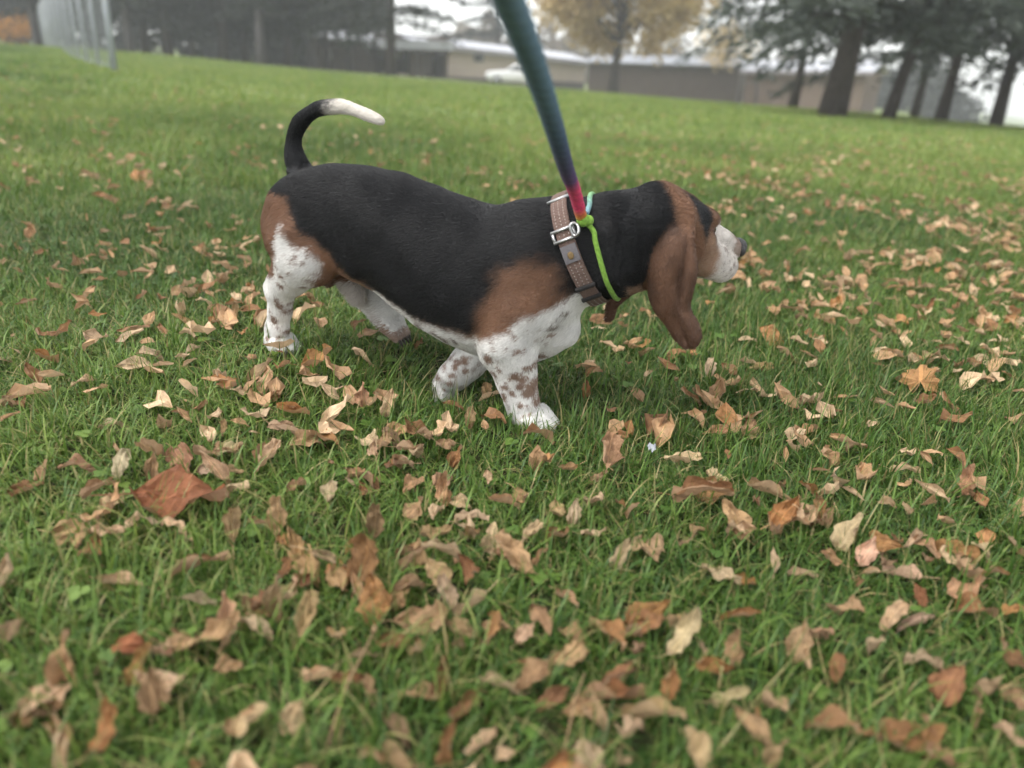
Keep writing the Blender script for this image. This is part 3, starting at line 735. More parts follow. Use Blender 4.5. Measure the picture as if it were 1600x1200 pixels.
def lat_noise(P, f, seed):
    """cheap smooth value noise"""
    r = np.random.default_rng(seed); T = r.random((32, 32, 32)); Q = P * f; I = np.floor(Q).astype(int); t = Q - I; t = t * t * (3 - 2 * t)
    out = 0
    for i in (0, 1):
        for j in (0, 1):
            for k in (0, 1):
                w = (t[:, 0] if i else 1 - t[:, 0]) * (t[:, 1] if j else 1 - t[:, 1]) * (t[:, 2] if k else 1 - t[:, 2])
                out = out + w * T[(I[:, 0] + i) % 32, (I[:, 1] + j) % 32, (I[:, 2] + k) % 32]
    return out

BLACK = np.array((0.0055, 0.0057, 0.0063)); BROWN = np.array((0.165, 0.086, 0.050)); EARB = np.array((0.098, 0.050, 0.029)); WHITE = np.array((0.68, 0.665, 0.635))
TAN = np.array((0.30, 0.19, 0.125)); SPOT = np.array((0.195, 0.108, 0.066)); DSPOT = np.array((0.125, 0.088, 0.068)); PINK = np.array((0.45, 0.30, 0.25)); SKIN = np.array((0.16, 0.10, 0.075))

def coat(V):
    jit = (lat_noise(V, 45, 1) - 0.5) * 0.016 + (lat_noise(V, 160, 2) - 0.5) * 0.010
    x, y, z = V[:, 0], V[:, 1], V[:, 2]; P = np.stack([x, z], 1)
    C = np.tile(BLACK, (len(V), 1))
    def blend(col, sd, soft): # sd<0 inside
        nonlocal C
        w = (1 - sstep(-soft, soft, sd + jit))[:, None]; C = C * (1 - w) + np.asarray(col) * w
    def mask(col, w):
        nonlocal C
        w = np.asarray(w)[:, None]; C = C * (1 - w) + np.asarray(col) * w
    bodyside = x < 0.33
    sh = [(0.147, .169), (0.149, .195), (0.166, .240), (0.180, .270), (0.208, .285), (0.243, .292), (0.262, .286), (0.271, .268), (0.272, .25), (0.295, .235), (0.28, .18), (0.2, .15), (0.156, .15)]
    sdsh = poly_sd(P, sh); blend(BROWN, np.where(np.abs(y) > 0.02, sdsh, 1), 0.016)
    # under-line: white below the saddle
    lx = np.array([-0.30, -0.211, -0.198, -0.171, -0.128, -0.116, -0.08, -0.022, 0.017, 0.055, 0.096, 0.147, 0.18, 0.2, 0.221, 0.254, 0.281, 0.305, 0.33])
    lz = np.array([.36, .345, .318, .285, .256, .243, .214, .186, .175, .168, .162, .160, .167, .178, .199, .215, .234, .249, .250])
    line = np.interp(x, lx, lz)
    hind = x < -0.075
    edge = np.where(hind, line, line)
    blend(BROWN, np.where(hind & (x > -0.33) & (z < 0.345), z - edge, 1), 0.010)       # brown breeches
    blend(TAN * 0.75, np.where((x >= -0.1) & (x < 0.16), z - line, 1), 0.009)
    blend(WHITE, np.where((x >= -0.06) & (x < 0.327), z - (line - np.interp(x, [-0.06, -0.02, 0.1, 0.15, 0.19, 0.24, 0.33], [.004, .001, .004, .010, 0, 0, 0.0])), 1), 0.007)
    # white hind legs
    hw = [(-0.214, .300), (-0.204, .272), (-0.166, .262), (-0.150, .238), (-0.167, .20), (-0.18, .17), (-0.20, .0), (-0.33, .0), (-0.33, .177), (-0.300, .196), (-0.240, .205), (-0.224, .25)]
    blend(WHITE, np.where(np.abs(y) > 0.02, poly_sd(P, hw), 1), 0.006)
    far_hind = (y > 0.015) & (x < -0.04) & (x > -0.2) & (z < 0.19)
    mask(WHITE, far_hind * 1.0)
    mask(BROWN * 1.3, (far_hind & (z + 0.5 * (x + 0.1) < 0.106 + jit * 0.6) & (x > -0.11)) * 0.8)
    tuft = (np.abs(y + 0.004) < 0.024) & (x > -0.175) & (x < -0.095) & (z < 0.19)
    mask(WHITE * 0.62 + TAN * 0.3, tuft * 0.9)
    sac = (np.hypot(x + 0.192, (z - 0.188)) < 0.03) & (np.abs(y + .01) < 0.028) & (z < 0.20); mask(SKIN, sac * 1.0)
    # legs in front are white
    mask(WHITE, ((z < 0.135) & (x > 0.0) & (x < 0.33)) * 1.0)
    # flank of the belly greyish ticking
    tick = lat_noise(V, 95, 5); und = (z < line - 0.006) & (x > -0.06) & (x < 0.14)
    mask(DSPOT * 1.8, (und * sstep(0.66, 0.74, tick)) * 0.65)
    mask(WHITE * 0.55, und * sstep(0.35, 0.75, lat_noise(V, 38, 9)) * 0.28)
    # spots on white
    r2 = np.random.default_rng(11)
    wob = (lat_noise(V, 130, 6) - 0.5) * 0.007
    def spots(L, ys, col, rr):
        for i, q in enumerate(L):
            r0 = rr[i] if hasattr(rr, '__len__') else rr
            a = r2.uniform(0, math.pi); e = r2.uniform(.65, 1.0)
            dx, dz = x - q[0], z - q[1]; u = dx * math.cos(a) + dz * math.sin(a); v = -dx * math.sin(a) + dz * math.cos(a)
            d = np.hypot(u, v / e) + wob - r0
            d = np.where(y * ys > 0.0 if ys else np.abs(y) < 9, d, 1)
            w = (1 - sstep(-0.0022, 0.0022, d)); whiteness = sstep(0.2, 0.4, C[:, 0]); mask(col, w * whiteness * 0.9)
    fl = [(0.17, .128), (0.188, .111), (0.216, .102), (0.233, .117), (0.226, .095), (0.243, .087), (0.211, .066), (0.233, .068), (0.246, .053), (0.224, .046), (0.199, .078), (0.194, .056), (0.217, .15), (0.225, .149), (0.216, .173), (0.259, .17), (0.245, .166), (0.231, .029), (0.238, .078), (0.222, .083), (0.205, .095)]
    flr = [.013, .007, .010, .008, .011, .010, .007, .011, .009, .006, .006, .009, .004, .004, .004, .005, .0035, .004, .012, .009, .004]
    flr = [a * 0.86 for a in flr]; spots(fl, -1, SPOT, flr); spots(fl, 1, SPOT, [a * .9 for a in flr])
    spots([(-0.181, .251), (-0.188, .242), (-0.219, .208), (-0.228, .189), (-0.214, .194), (-0.201, .251), (-0.168, .242), (-0.195, .218), (-0.249, .154), (-0.247, .142), (-0.263, .112), (-0.242, .13), (-0.258, .098), (-0.277, .076), (-0.248, .088), (-0.248, .161), (-0.283, .10), (-0.268, .13)], 0, SPOT * 0.85,
          [.006, .004, .0055, .0065, .004, .003, .004, .003, .005, .006, .009, .005, .005, .007, .004, .004, .004, .003])
    spots([(0.078, .072), (0.074, .062), (0.095, .059), (0.067, .045), (0.065, .029), (0.051, .055), (0.039, .033), (0.083, .054), (0.055, .015), (0.09, .08)], 0, SPOT, [.009, .007, .007, .005, .006, .006, .007, .004, .005, .008])
    spots([(-0.026, .169), (0.002, .153), (0.033, .144), (0.063, .141), (0.021, .13), (0.075, .128), (0.099, .138), (0.04, .155), (0.27, .2), (0.28, .21), (0.265, .185)], 0, DSPOT, [.006, .007, .009, .007, .006, .008, .007, .005, .004, .005, .006])
    # fine crisp freckles on the white legs and chest
    r3 = np.random.default_rng(77); fr = [(r3.uniform(0.17, 0.26), r3.uniform(0.02, 0.19)) for _ in range(34)] + [(r3.uniform(-0.30, -0.16), r3.uniform(0.06, 0.25)) for _ in range(34)] + [(r3.uniform(0.03, 0.11), r3.uniform(0.0, 0.09)) for _ in range(14)]
    spots(fr, 0, SPOT * 0.9, r3.uniform(.0018, .0042, len(fr)))
    # ---- head
    q = (V - HC) @ HM.T; f, r, u = q[:, 0], np.abs(q[:, 1]), q[:, 2]
    ish = (x > 0.33)
    lim = np.interp(u, [-0.12, -0.061, -0.007, 0.045, 0.07], [-0.045, -0.068, -0.062, -0.080, -0.08]) + 0.022
    headm = ish & (f > -0.12)
    w = sstep(-0.008, 0.008, f - lim + jit * 0.6) * headm; mask(BROWN, w)
    thr = ish * sstep(-0.004, 0.006, 0.262 - z + jit * 0.5) * (x > 0.37) * (x < 0.47); mask(TAN * 0.9, thr * 0.8)
    st = poly_sd(np.stack([f, u], 1), [(-0.022, .05), (0.018, .045), (0.03, .025), (0.032, -.004), (0.030, -.018), (0.018, -.004), (0.0, .012), (-0.01, .03)])
    mask(BLACK * 2.2, (1 - sstep(-0.006, 0.005, st + jit * 0.5)) * (r > 0.018) * ish)
    mask(TAN, sstep(0.022, 0.050, f + jit) * ish * (u < 0.006) * 0.85)
    mz = np.interp(u, [-0.09, -0.05, -0.02, 0.012, 0.04], [0.086, 0.084, 0.076, 0.058, 0.05])
    mask(np.array((0.60, 0.555, 0.51)), sstep(-0.010, 0.014, f - mz + jit * 1.2) * ish * (u < 0.03))
    mask(WHITE, ((r < 0.010 + jit * .3) & (f > 0.03) & ish) * 0.9)
    fre = lat_noise(V, 210, 8); mask(DSPOT * 1.2, sstep(0.62, 0.74, fre) * sstep(0.085, 0.10, f) * (f < 0.155) * ish * (u < 0.01) * 0.7)
    mask(SPOT * 0.8, sstep(0.115, 0.14, f + 0.2 * u + jit) * ish * (u > -0.014) * 0.75)
    # ears
    def near(pts, rad_):
        A = np.array(pts)[::3]; out = np.full(len(V), False); box = ((V > A.min(0) - 0.02) & (V < A.max(0) + 0.02)).all(1); ii = np.nonzero(box)[0]
        for s0 in range(0, len(ii), 4000):
            sub = ii[s0:s0 + 4000]; dd = ((V[sub][:, None, :] - A[None]) ** 2).sum(2).min(1); out[sub] = dd < rad_ ** 2
        return out
    em = near(ear_points(EAR_N)[0], 0.0105) | near(ear_points(EAR_F, .4)[0], 0.0105)
    et = sstep(0.375, 0.335, z); mask(EARB, em * et * 1.0)
    mask(EARB * 0.55, em * et * sstep(0.45, 0.7, lat_noise(V, 42, 12)) * 0.5)
    # ---- tail
    tl = (z > 0.36) & (x < -0.07) & ((z > 0.40) | (x < -0.232)); mask(BLACK * 2.0, tl * 0.8)
    wt = (z > 0.43) * sstep(-0.204, -0.166, x + jit * 2.2); mask(np.array((0.60, 0.56, 0.50)), wt * (z > 0.43))
    # paws
    C *= (0.90 + 0.2 * lat_noise(V, 60, 21))[:, None]
    return np.clip(C, 0.004, 0.9)
DC = coat(DV)

m_body, n_, b_, o_ = newmat('dog_coat')
at_ = N(n_, 'ShaderNodeVertexColor', layer_name='coat'); n_.links.new(at_.outputs[0], b_.inputs['Base Color'])
b_.inputs['Roughness'].default_value = 0.75; b_.inputs['Specular IOR Level'].default_value = 0.25
b_.inputs['Sheen Weight'].default_value = 0.05
m_fur, n_, b_, o_ = newmat('dog_fur')
at_ = N(n_, 'ShaderNodeAttribute', attribute_name='coat'); n_.links.new(at_.outputs['Color'], b_.inputs['Base Color'])
b_.inputs['Roughness'].default_value = 0.40; b_.inputs['Specular IOR Level'].default_value = 0.30
m_nose = noise_mat('nose_leather', (0.012, 0.011, 0.012), (0.03, 0.028, 0.028), 400, 0.38, 0.5, spec=0.5)
m_eye, n_, b_, o_ = newmat('eye_gloss'); b_.inputs['Base Color'].default_value = (0.03, 0.015, 0.008, 1); b_.inputs['Roughness'].default_value = 0.08
m_claw = noise_mat('claw_horn', (0.02, 0.018, 0.016), (0.06, 0.05, 0.045), 120, 0.4, 0.1)

dog = empty('basset_hound', DOG_LOC, DOG_RZ)
tag(dog, 'tricolour basset hound with black saddle and white freckled legs walking on the grass', 'dog')
bme = mesh('body', DV, DF, [m_body]); set_color(bme, 'coat', DC)
body = obj('body', bme, dog)

# ---- short fur
def fur(count):
    r = np.random.default_rng(3)
    T = np.concatenate([DF[:, [0, 1, 2]], DF[:, [0, 2, 3]]])
    A = np.linalg.norm(np.cross(DV[T[:, 1]] - DV[T[:, 0]], DV[T[:, 2]] - DV[T[:, 0]]), axis=1); cdf = np.cumsum(A); cdf /= cdf[-1]
    ti = np.searchsorted(cdf, r.random(count)); u, v = r.random(count), r.random(count); fl = u + v > 1; u[fl] = 1 - u[fl]; v[fl] = 1 - v[fl]
    t = T[ti]; w = 1 - u - v
    P = DV[t[:, 0]] * w[:, None] + DV[t[:, 1]] * u[:, None] + DV[t[:, 2]] * v[:, None]
    Nn = DN[t[:, 0]] * w[:, None] + DN[t[:, 1]] * u[:, None] + DN[t[:, 2]] * v[:, None]; Nn /= np.linalg.norm(Nn, axis=1, keepdims=True)
    Cc = coat(P + r.normal(0, 0.0022, P.shape))
    x, y, z = P.T
    fld = np.tile(np.array((-0.85, 0, -0.45)), (count, 1))
    leg = ((z < 0.14) & (x > 0)) | ((z < 0.19) & (x < -0.18)); fld[leg] = (-0.15, 0, -1)
    hd = x > 0.36; fld[hd] = -HF * 0.8 + np.array((0, 0, -0.35))
    ear = (z < 0.36) & (x > 0.39) & (y < 0.03); fld[ear] = (0.1, 0, -1)
    tl = (z > 0.375) & (x < -0.05) & ((z > 0.41) | (x < -0.234)); Tt = TAIL[:, :3]; 
    ii = np.nonzero(tl)[0]
    if len(ii):
        nn = ((P[ii][:, None] - Tt[None]) ** 2).sum(2).argmin(1); nx = np.minimum(nn + 1, len(Tt) - 1); pv = np.maximum(nn - 1, 0); fld[ii] = Tt[nx] - Tt[pv]
    fld /= np.linalg.norm(fld, axis=1, keepdims=True) + 1e-9
    fld = fld + r.normal(0, 0.22, fld.shape)
    tg = fld - Nn * (fld * Nn).sum(1, keepdims=True); tg /= np.linalg.norm(tg, axis=1, keepdims=True) + 1e-9
    Ln = r.uniform(0.0055, 0.0105, count)
    Ln *= np.where(hd & (z > 0.2), 0.62, 1.0) * np.where(leg, 0.7, 1.0) * np.where(z < 0.1, 0.85, 1.0) * np.where((z > 0.385) & (x < -0.05), 0.72, 1.0)
    tuft = (np.abs(y) < 0.03) & (x > -0.18) & (x < -0.09) & (z < 0.2); Ln = np.where(tuft, Ln * 1.9, Ln)
    lift = r.uniform(0.07, 0.22, count)[:, None]
    d1 = tg * (1 - lift * 0.5) + Nn * lift; d2 = tg * 1.05 + Nn * lift * 0.35
    P0 = P - Nn * 0.0008; P1 = P + d1 * Ln[:, None] * 0.5; P2 = P1 + d2 * Ln[:, None] * 0.5
    pts = np.stack([P0, P1, P2], 1).reshape(-1, 3).astype(np.float32)
    hc = bpy.data.hair_curves.new('coat_fur'); hc.add_curves([3] * count)
    hc.points.foreach_set('position', pts.ravel())
    ra = hc.attributes.get('radius') or hc.attributes.new('radius', 'FLOAT', 'POINT')
    ra.data.foreach_set('value', np.tile(np.array((0.00036, 0.00029, 0.00006), np.float32), count))
    ca = hc.attributes.new('coat', 'FLOAT_COLOR', 'CURVE')
    Cc = Cc * r.uniform(0.84, 1.16, (count, 1)); Cc = np.clip(Cc, 0.004, 0.92)
    ca.data.foreach_set('color', np.concatenate([Cc, np.ones((count, 1))], 1).astype(np.float32).ravel())
    hc.materials.append(m_fur)
    o = bpy.data.objects.new('coat_fur', hc); COL.objects.link(o); o.parent = dog
    return o
fur(290000)

# nose, eyes, claws
HMat = Matrix([[HF[i], HR[i], HU[i]] for i in range(3)])
b = MB(); b.ball(head(0.160, 0, 0.0015), (.0140, .0190, .0155), 16, 10, HMat); b.ball(head(0.157, .012, -.004), (.0105, .0105, .0105), 10, 8, HMat); b.ball(head(0.157, -.012, -.004), (.0105, .0105, .0105), 10, 8, HMat)
b.build('nose', m_nose, dog)
for sgn in (1, -1):
    b = MB(); b.ball(head(0.049, sgn * .0335, .010), .0095, 14, 10); b.build('eye', m_eye, dog)
def claws(L):
    for (p, d) in L:
        p = Vector(p); d = Vector(d).normalized(); b = MB()
        b.tube([p - d * 0.004, p + d * 0.004, p + d * 0.008 + Vector((0, 0, -.0015)), p + d * 0.012 + Vector((0, 0, -.004))], [.0032, .0032, .0024, .0006], 8); b.build('claw', m_claw, dog)
claws([((-0.239 + f, -.060 + dy, .052), (1, 0, -.3)) for dy, f in ((-.022, .0), (-.008, .010), (.008, .010), (.021, .0))])
claws([((-0.062, .044 + dy, .074), (.7, 0, -.7)) for dy in (-.018, -.006, .007, .018)])
claws([((0.270 + f, -.065 + dy, .004), (1, 0, -.3)) for dy, f in ((-.026, .0), (-.009, .012), (.009, .012), (.025, .0))])
claws([((0.062 + f, dy, -.020), (.7, 0, -.5)) for dy, f in ((-.022, .0), (-.008, .008), (.008, .008), (.021, .0))])
# ------------------------------------------------------------------ collar
def dogw(p): return Vector(p)
m_web = noise_mat('brown_webbing', (0.105, 0.068, 0.055), (0.17, 0.115, 0.095), 260, 0.85, 0.5, spec=0.25)
m_thread = noise_mat('pale_thread', (0.30, 0.26, 0.235), (0.40, 0.36, 0.33), 200, 0.8, 0.1)
m_steel = noise_mat('brushed_steel', (0.36, 0.36, 0.355), (0.48, 0.48, 0.47), 150, 0.40, 0.05, spec=0.6)
m_steel.node_tree.nodes['Principled BSDF'].inputs['Metallic'].default_value = 0.9
m_patch = noise_mat('grey_patch', (0.085, 0.080, 0.085), (0.13, 0.12, 0.125), 300, 0.7, 0.2)
m_gold_e = noise_mat('gold_emblem', (0.11, 0.07, 0.03), (0.18, 0.12, 0.05), 200, 0.5, 0.2)
m_blackw = noise_mat('black_webbing', (0.012, 0.011, 0.011), (0.03, 0.028, 0.027), 260, 0.7, 0.4)

from mathutils.bvhtree import BVHTree
_bvh = BVHTree.FromPolygons([tuple(v) for v in DV], [tuple(f) for f in DF.tolist()])
def ring(center, axis, up, n, off, tilt=0.0):
    """points where rays from an axis meet the dog's coat: a strap path hugging the neck"""
    axis = Vector(axis).normalized(); up = Vector(up); up = (up - axis * up.dot(axis)).normalized(); side = axis.cross(up)
    P = []
    for i in range(n):
        w = 2 * math.pi * i / n; d = up * math.cos(w) + side * math.sin(w); o = Vector(center) + d * 0.16
        h = _bvh.ray_cast(o, -d, 0.2)
        P.append((h[0] if h[0] is not None else Vector(center) + d * 0.07))
    for _ in range(6): P = [(P[i - 1] + P[i] * 2 + P[(i + 1) % n]) / 4 for i in range(n)]
    c = sum(P, Vector()) / n
    out = []
    for p in P:
        d = (p - Vector(center)); d -= axis * d.dot(axis); out.append(p + d.normalized() * off)
    return out, axis
CC = (0.282, -0.004, 0.304); CA = (0.80, 0.06, 0.42)
cpts, cax = ring(CC, CA, (0, 0, 1), 96, 0.0055)
collar = empty('dog_collar', DOG_LOC, DOG_RZ); tag(collar, 'brown stitched webbing collar with steel buckle round the neck of the dog', 'collar')
def strap(P, axis, width, th, closed=True, name='strap', mat=None, parent=None, r0=0.0):
    n = len(P); V = []; c = sum(P, Vector()) / n
    for i, p in enumerate(P):
        o = (p - c); o = (o - axis * o.dot(axis)).normalized()
        for (a, t) in ((-.5, 0), (-.46, th), (.46, th), (.5, 0)): V.append(p + axis * (a * width) + o * t)
    F = []
    for i in range(n if closed else n - 1):
        j = (i + 1) % n
        for k in range(4): F.append((i * 4 + k, i * 4 + (k + 1) % 4, j * 4 + (k + 1) % 4, j * 4 + k))
    if not closed: F.append((0, 3, 2, 1)); F.append(((n - 1) * 4, (n - 1) * 4 + 1, (n - 1) * 4 + 2, (n - 1) * 4 + 3))
    return obj(name, mesh(name, np.array([tuple(v) for v in V]), F, [mat], False), parent)
CW = 0.0275
st_ = strap(cpts, cax, CW, 0.0028, True, 'strap', m_web, collar)
ccen = sum(cpts, Vector()) / len(cpts)
def con(i): # outward normal and tangent at collar index
    p = cpts[i % 96]; o = p - ccen; o = (o - cax * o.dot(cax)).normalized(); t = (cpts[(i + 1) % 96] - cpts[i - 1]).normalized(); return p, o, t
# which index faces the viewer's side (dog's right, -y): find by angle
best = sorted(range(96), key=lambda i: (cpts[i].y))[0]
dirn = 1 if cpts[(best + 6) % 96].z < cpts[best].z else -1          # index step that runs downwards
def ci(k): return best + dirn * k
# stitching: two rows of short pale stitches
s_ = MB()
for k in range(-20, 22):
    if -6 <= k <= 1 or 9 <= k <= 12: continue
    for sub in (0.0,):
        p, o, t = con(ci(k)); p = p + t * dirn * sub * (cpts[1] - cpts[0]).length
        for a in (-0.28, 0.0, 0.28):
            M = Matrix((t, cax, o)).transposed(); s_.box(p + cax * (a * CW) + o * 0.0030, (0.0017, 0.0011, 0.0007), M)
so = s_.build('stitching', m_thread, st_, False); so['kind'] = 'stuff'
# steel loop buckle
def frame_loop(name, k, w, h, bar, mat, lift=0.0045, shift=0.0):
    p, o, t = con(ci(k)); t = t * dirn; b = MB(); c = p + o * lift + cax * shift
    for a in (-1, 1):
        b.box(c + t * (a * h / 2), (bar, w, bar * .8), Matrix((t, cax, o)).transposed())
        b.box(c + cax * (a * (w / 2 - bar / 2)), (h, bar, bar * .76), Matrix((t, cax, o)).transposed())
    return b
frame_loop('buckle', -7, 0.038, 0.0165, 0.0040, m_steel).build('buckle', m_steel, collar, True)
b = MB(); p, o, t = con(ci(-19)); b.box(p + o * 0.0030, (0.004, 0.036, 0.0042), Matrix((t, cax, o)).transposed()); b.build('buckle_bar', m_steel, collar, True)
# grey patch with gold emblem
idx = [ci(k) for k in range(-4, 2)]
pp_ = [con(i)[0] + con(i)[1] * 0.0034 for i in idx]
V = []; 
for i, p in zip(idx, pp_):
    o = con(i)[1]
    for a, t in ((-.47, 0), (-.45, .0012), (.45, .0012), (.47, 0)): V.append(p + cax * (a * CW) + o * t)
F = []
for i in range(len(idx) - 1):
    for k in range(4): F.append((i * 4 + k, i * 4 + (k + 1) % 4, (i + 1) * 4 + (k + 1) % 4, (i + 1) * 4 + k))
pt = obj('patch', mesh('patch', np.array([tuple(v) for v in V]), F, [m_patch], False), collar)
p, o, t = con(ci(-1.0 if False else -1)); M = Matrix((t, cax, o)).transposed()
e_ = MB(); e_.ball(p + o * 0.0048, (0.0062, 0.0050, 0.0007), 14, 6, M); e_.build('emblem', m_gold_e, pt)
# black keeper loops near the throat
for k in (9, 13):
    p, o, t = con(ci(k)); t = t * dirn; M = Matrix((t, cax, o)).transposed(); b = MB()
    b.box(p + o * 0.0036, (0.0062, CW + .006, 0.0064), M); kb = b.build('keeper', m_blackw, collar, False)
    mod = kb.modifiers.new('bevel', 'BEVEL'); mod.width = 0.0018; mod.segments = 2
# carabiner ring on the buckle
p, o, t = con(ci(-7)); b = MB(); c0 = p + o * 0.009 + cax * 0.020
M = Matrix((t * dirn, cax, o)).transposed()
b.tube([c0 + M @ Vector((0.010 * math.cos(w), 0.0065 * math.sin(w), 0.002 * math.sin(2 * w))) for w in np.linspace(0, 2 * math.pi, 21)], 0.0022, 8, False); b.build('ring', m_steel, collar)

# ------------------------------------------------------------------ leash: slip loop round the neck and rope to the hand
m_rope, n_, b_, o_ = newmat('gradient_rope')
at_ = N(n_, 'ShaderNodeVertexColor', layer_name='dye'); tcx = N(n_, 'ShaderNodeTexCoord'); tn = N(n_, 'ShaderNodeTexNoise', i_Scale=320.0, i_Detail=4.0); n_.links.new(tcx.outputs['Object'], tn.inputs['Vector'])
rr_ = ramp(n_, [(0.3, (0.72, 0.72, 0.72)), (0.7, (1.15, 1.15, 1.15))]); n_.links.new(tn.outputs['Fac'], rr_.inputs[0])
mm_ = N(n_, 'ShaderNodeMix', data_type='RGBA', blend_type='MULTIPLY'); mm_.inputs[0].default_value = 1.0; n_.links.new(at_.outputs[0], mm_.inputs[6]); n_.links.new(rr_.outputs[0], mm_.inputs[7])
n_.links.new(mm_.outputs[2], b_.inputs['Base Color']); b_.inputs['Roughness'].default_value = 0.95; b_.inputs['Specular IOR Level'].default_value = 0.1; b_.inputs['Sheen Weight'].default_value = 0.08
bp = N(n_, 'ShaderNodeBump', i_Strength=0.5, i_Distance=0.002); n_.links.new(tn.outputs['Fac'], bp.inputs['Height']); n_.links.new(bp.outputs[0], b_.inputs['Normal'])

def rope(P, R, dye, name, parent, strands=3, twist=90.0, n=30):
    """rope with rounded strands winding round it"""
    P = catmull(np.array([list(p) for p in P]), 26); Rr = np.interp(np.linspace(0, 1, len(P)), np.linspace(0, 1, len(R)), R)
    V = []; C = []; prev = None; s = 0.0
    for i in range(len(P)):
        t = Vector(P[min(i + 1, len(P) - 1)] - P[max(i - 1, 0)]).normalized()
        a = t.orthogonal().normalized() if prev is None else (prev - t * prev.dot(t)).normalized(); prev = a; bb = t.cross(a)
        if i: s += float(np.linalg.norm(P[i] - P[i - 1]))
        u = i / (len(P) - 1); col = np.array([np.interp(u, [d[0] for d in dye], [d[1][k] for d in dye]) for k in range(3)])
        for k in range(n):
            w = 2 * math.pi * k / n; rad_ = Rr[i] * (0.97 + 0.07 * abs(math.sin((w + s * twist) * strands / 2)))
            V.append(Vector(P[i]) + (a * math.cos(w) + bb * math.sin(w)) * rad_); C.append(col * (0.80 + 0.20 * abs(math.sin((w + s * twist) * strands / 2))))  # dye darkened along the grooves, shade between strands painted into the colour
    F = [(i * n + k, i * n + (k + 1) % n, (i + 1) * n + (k + 1) % n, (i + 1) * n + k) for i in range(len(P) - 1) for k in range(n)]
    F.append(tuple(range(n))[::-1]); F.append(tuple(range((len(P) - 1) * n, len(P) * n)))
    me = mesh(name, np.array([tuple(v) for v in V]), F, [m_rope]); set_color(me, 'dye', np.array(C)); return obj(name, me, parent)
leash = empty('rope_leash', DOG_LOC, DOG_RZ); tag(leash, 'thick rope leash fading from teal through purple and pink to lime, rising from the collar', 'leash')
KN = Vector((0.2925, -0.0690, 0.3640))
TEAL = (0.10, 0.180, 0.240); TEAL2 = (0.18, 0.27, 0.33); NAVY = (0.055, 0.055, 0.13); PURP = (0.10, 0.04, 0.15); PINK_ = (0.70, 0.055, 0.15); ORNG = (0.62, 0.20, 0.05); LIME = (0.20, 0.36, 0.06)
lead_pts = [KN, (0.2915, -0.119, 0.408), (0.301, -0.211, 0.450), (0.319, -0.340, 0.507), (0.335, -0.460, 0.559), (0.348, -0.554, 0.595), (0.357, -0.620, 0.618), (0.369, -0.687, 0.639), (0.382, -0.760, 0.668), (0.39, -0.83, 0.70), (0.36, -1.30, 0.93)]
rope(lead_pts, [0.0085, 0.0095, 0.0108, 0.0116, 0.0120, 0.0120, 0.0120, 0.0120], [(0, LIME), (0.027, ORNG), (0.054, PINK_), (0.126, PINK_), (0.17, PURP), (0.225, NAVY), (0.28, (0.05, 0.09, 0.16)), (0.38, TEAL), (1, TEAL2)], 'lead', leash)
lpts, lax = ring((0.318, -0.004, 0.312), (0.86, 0.10, 0.34), (0, 0, 1), 80, 0.0035)
lk = min(range(80), key=lambda i: (lpts[i] - KN).length)
lo = [lpts[(lk + i) % 80] for i in range(80)]
lo = [KN - Vector((0, -.006, .004))] + lo[3:78:3] + [KN + Vector((0.006, .004, .006))]
rope(lo, [0.0040] * 4, [(0, LIME), (0.5, LIME), (0.9, (0.18, 0.36, 0.16)), (1, (0.16, 0.27, 0.34))], 'neck_loop', leash, 3, 160, 14)
b = MB()
for c, r_ in ((KN + Vector((0.003, -.001, -.003)), .0105), (KN + Vector((0.010, .004, -.004)), .0085)): b.ball(c, (r_, r_ * .9, r_), 14, 10)
kn = b.build('knot', m_rope, leash); set_color(kn.data, 'dye', np.array([LIME if v.co.z < KN.z + 0.008 else (0.12, 0.40, 0.62) for v in kn.data.vertices]))
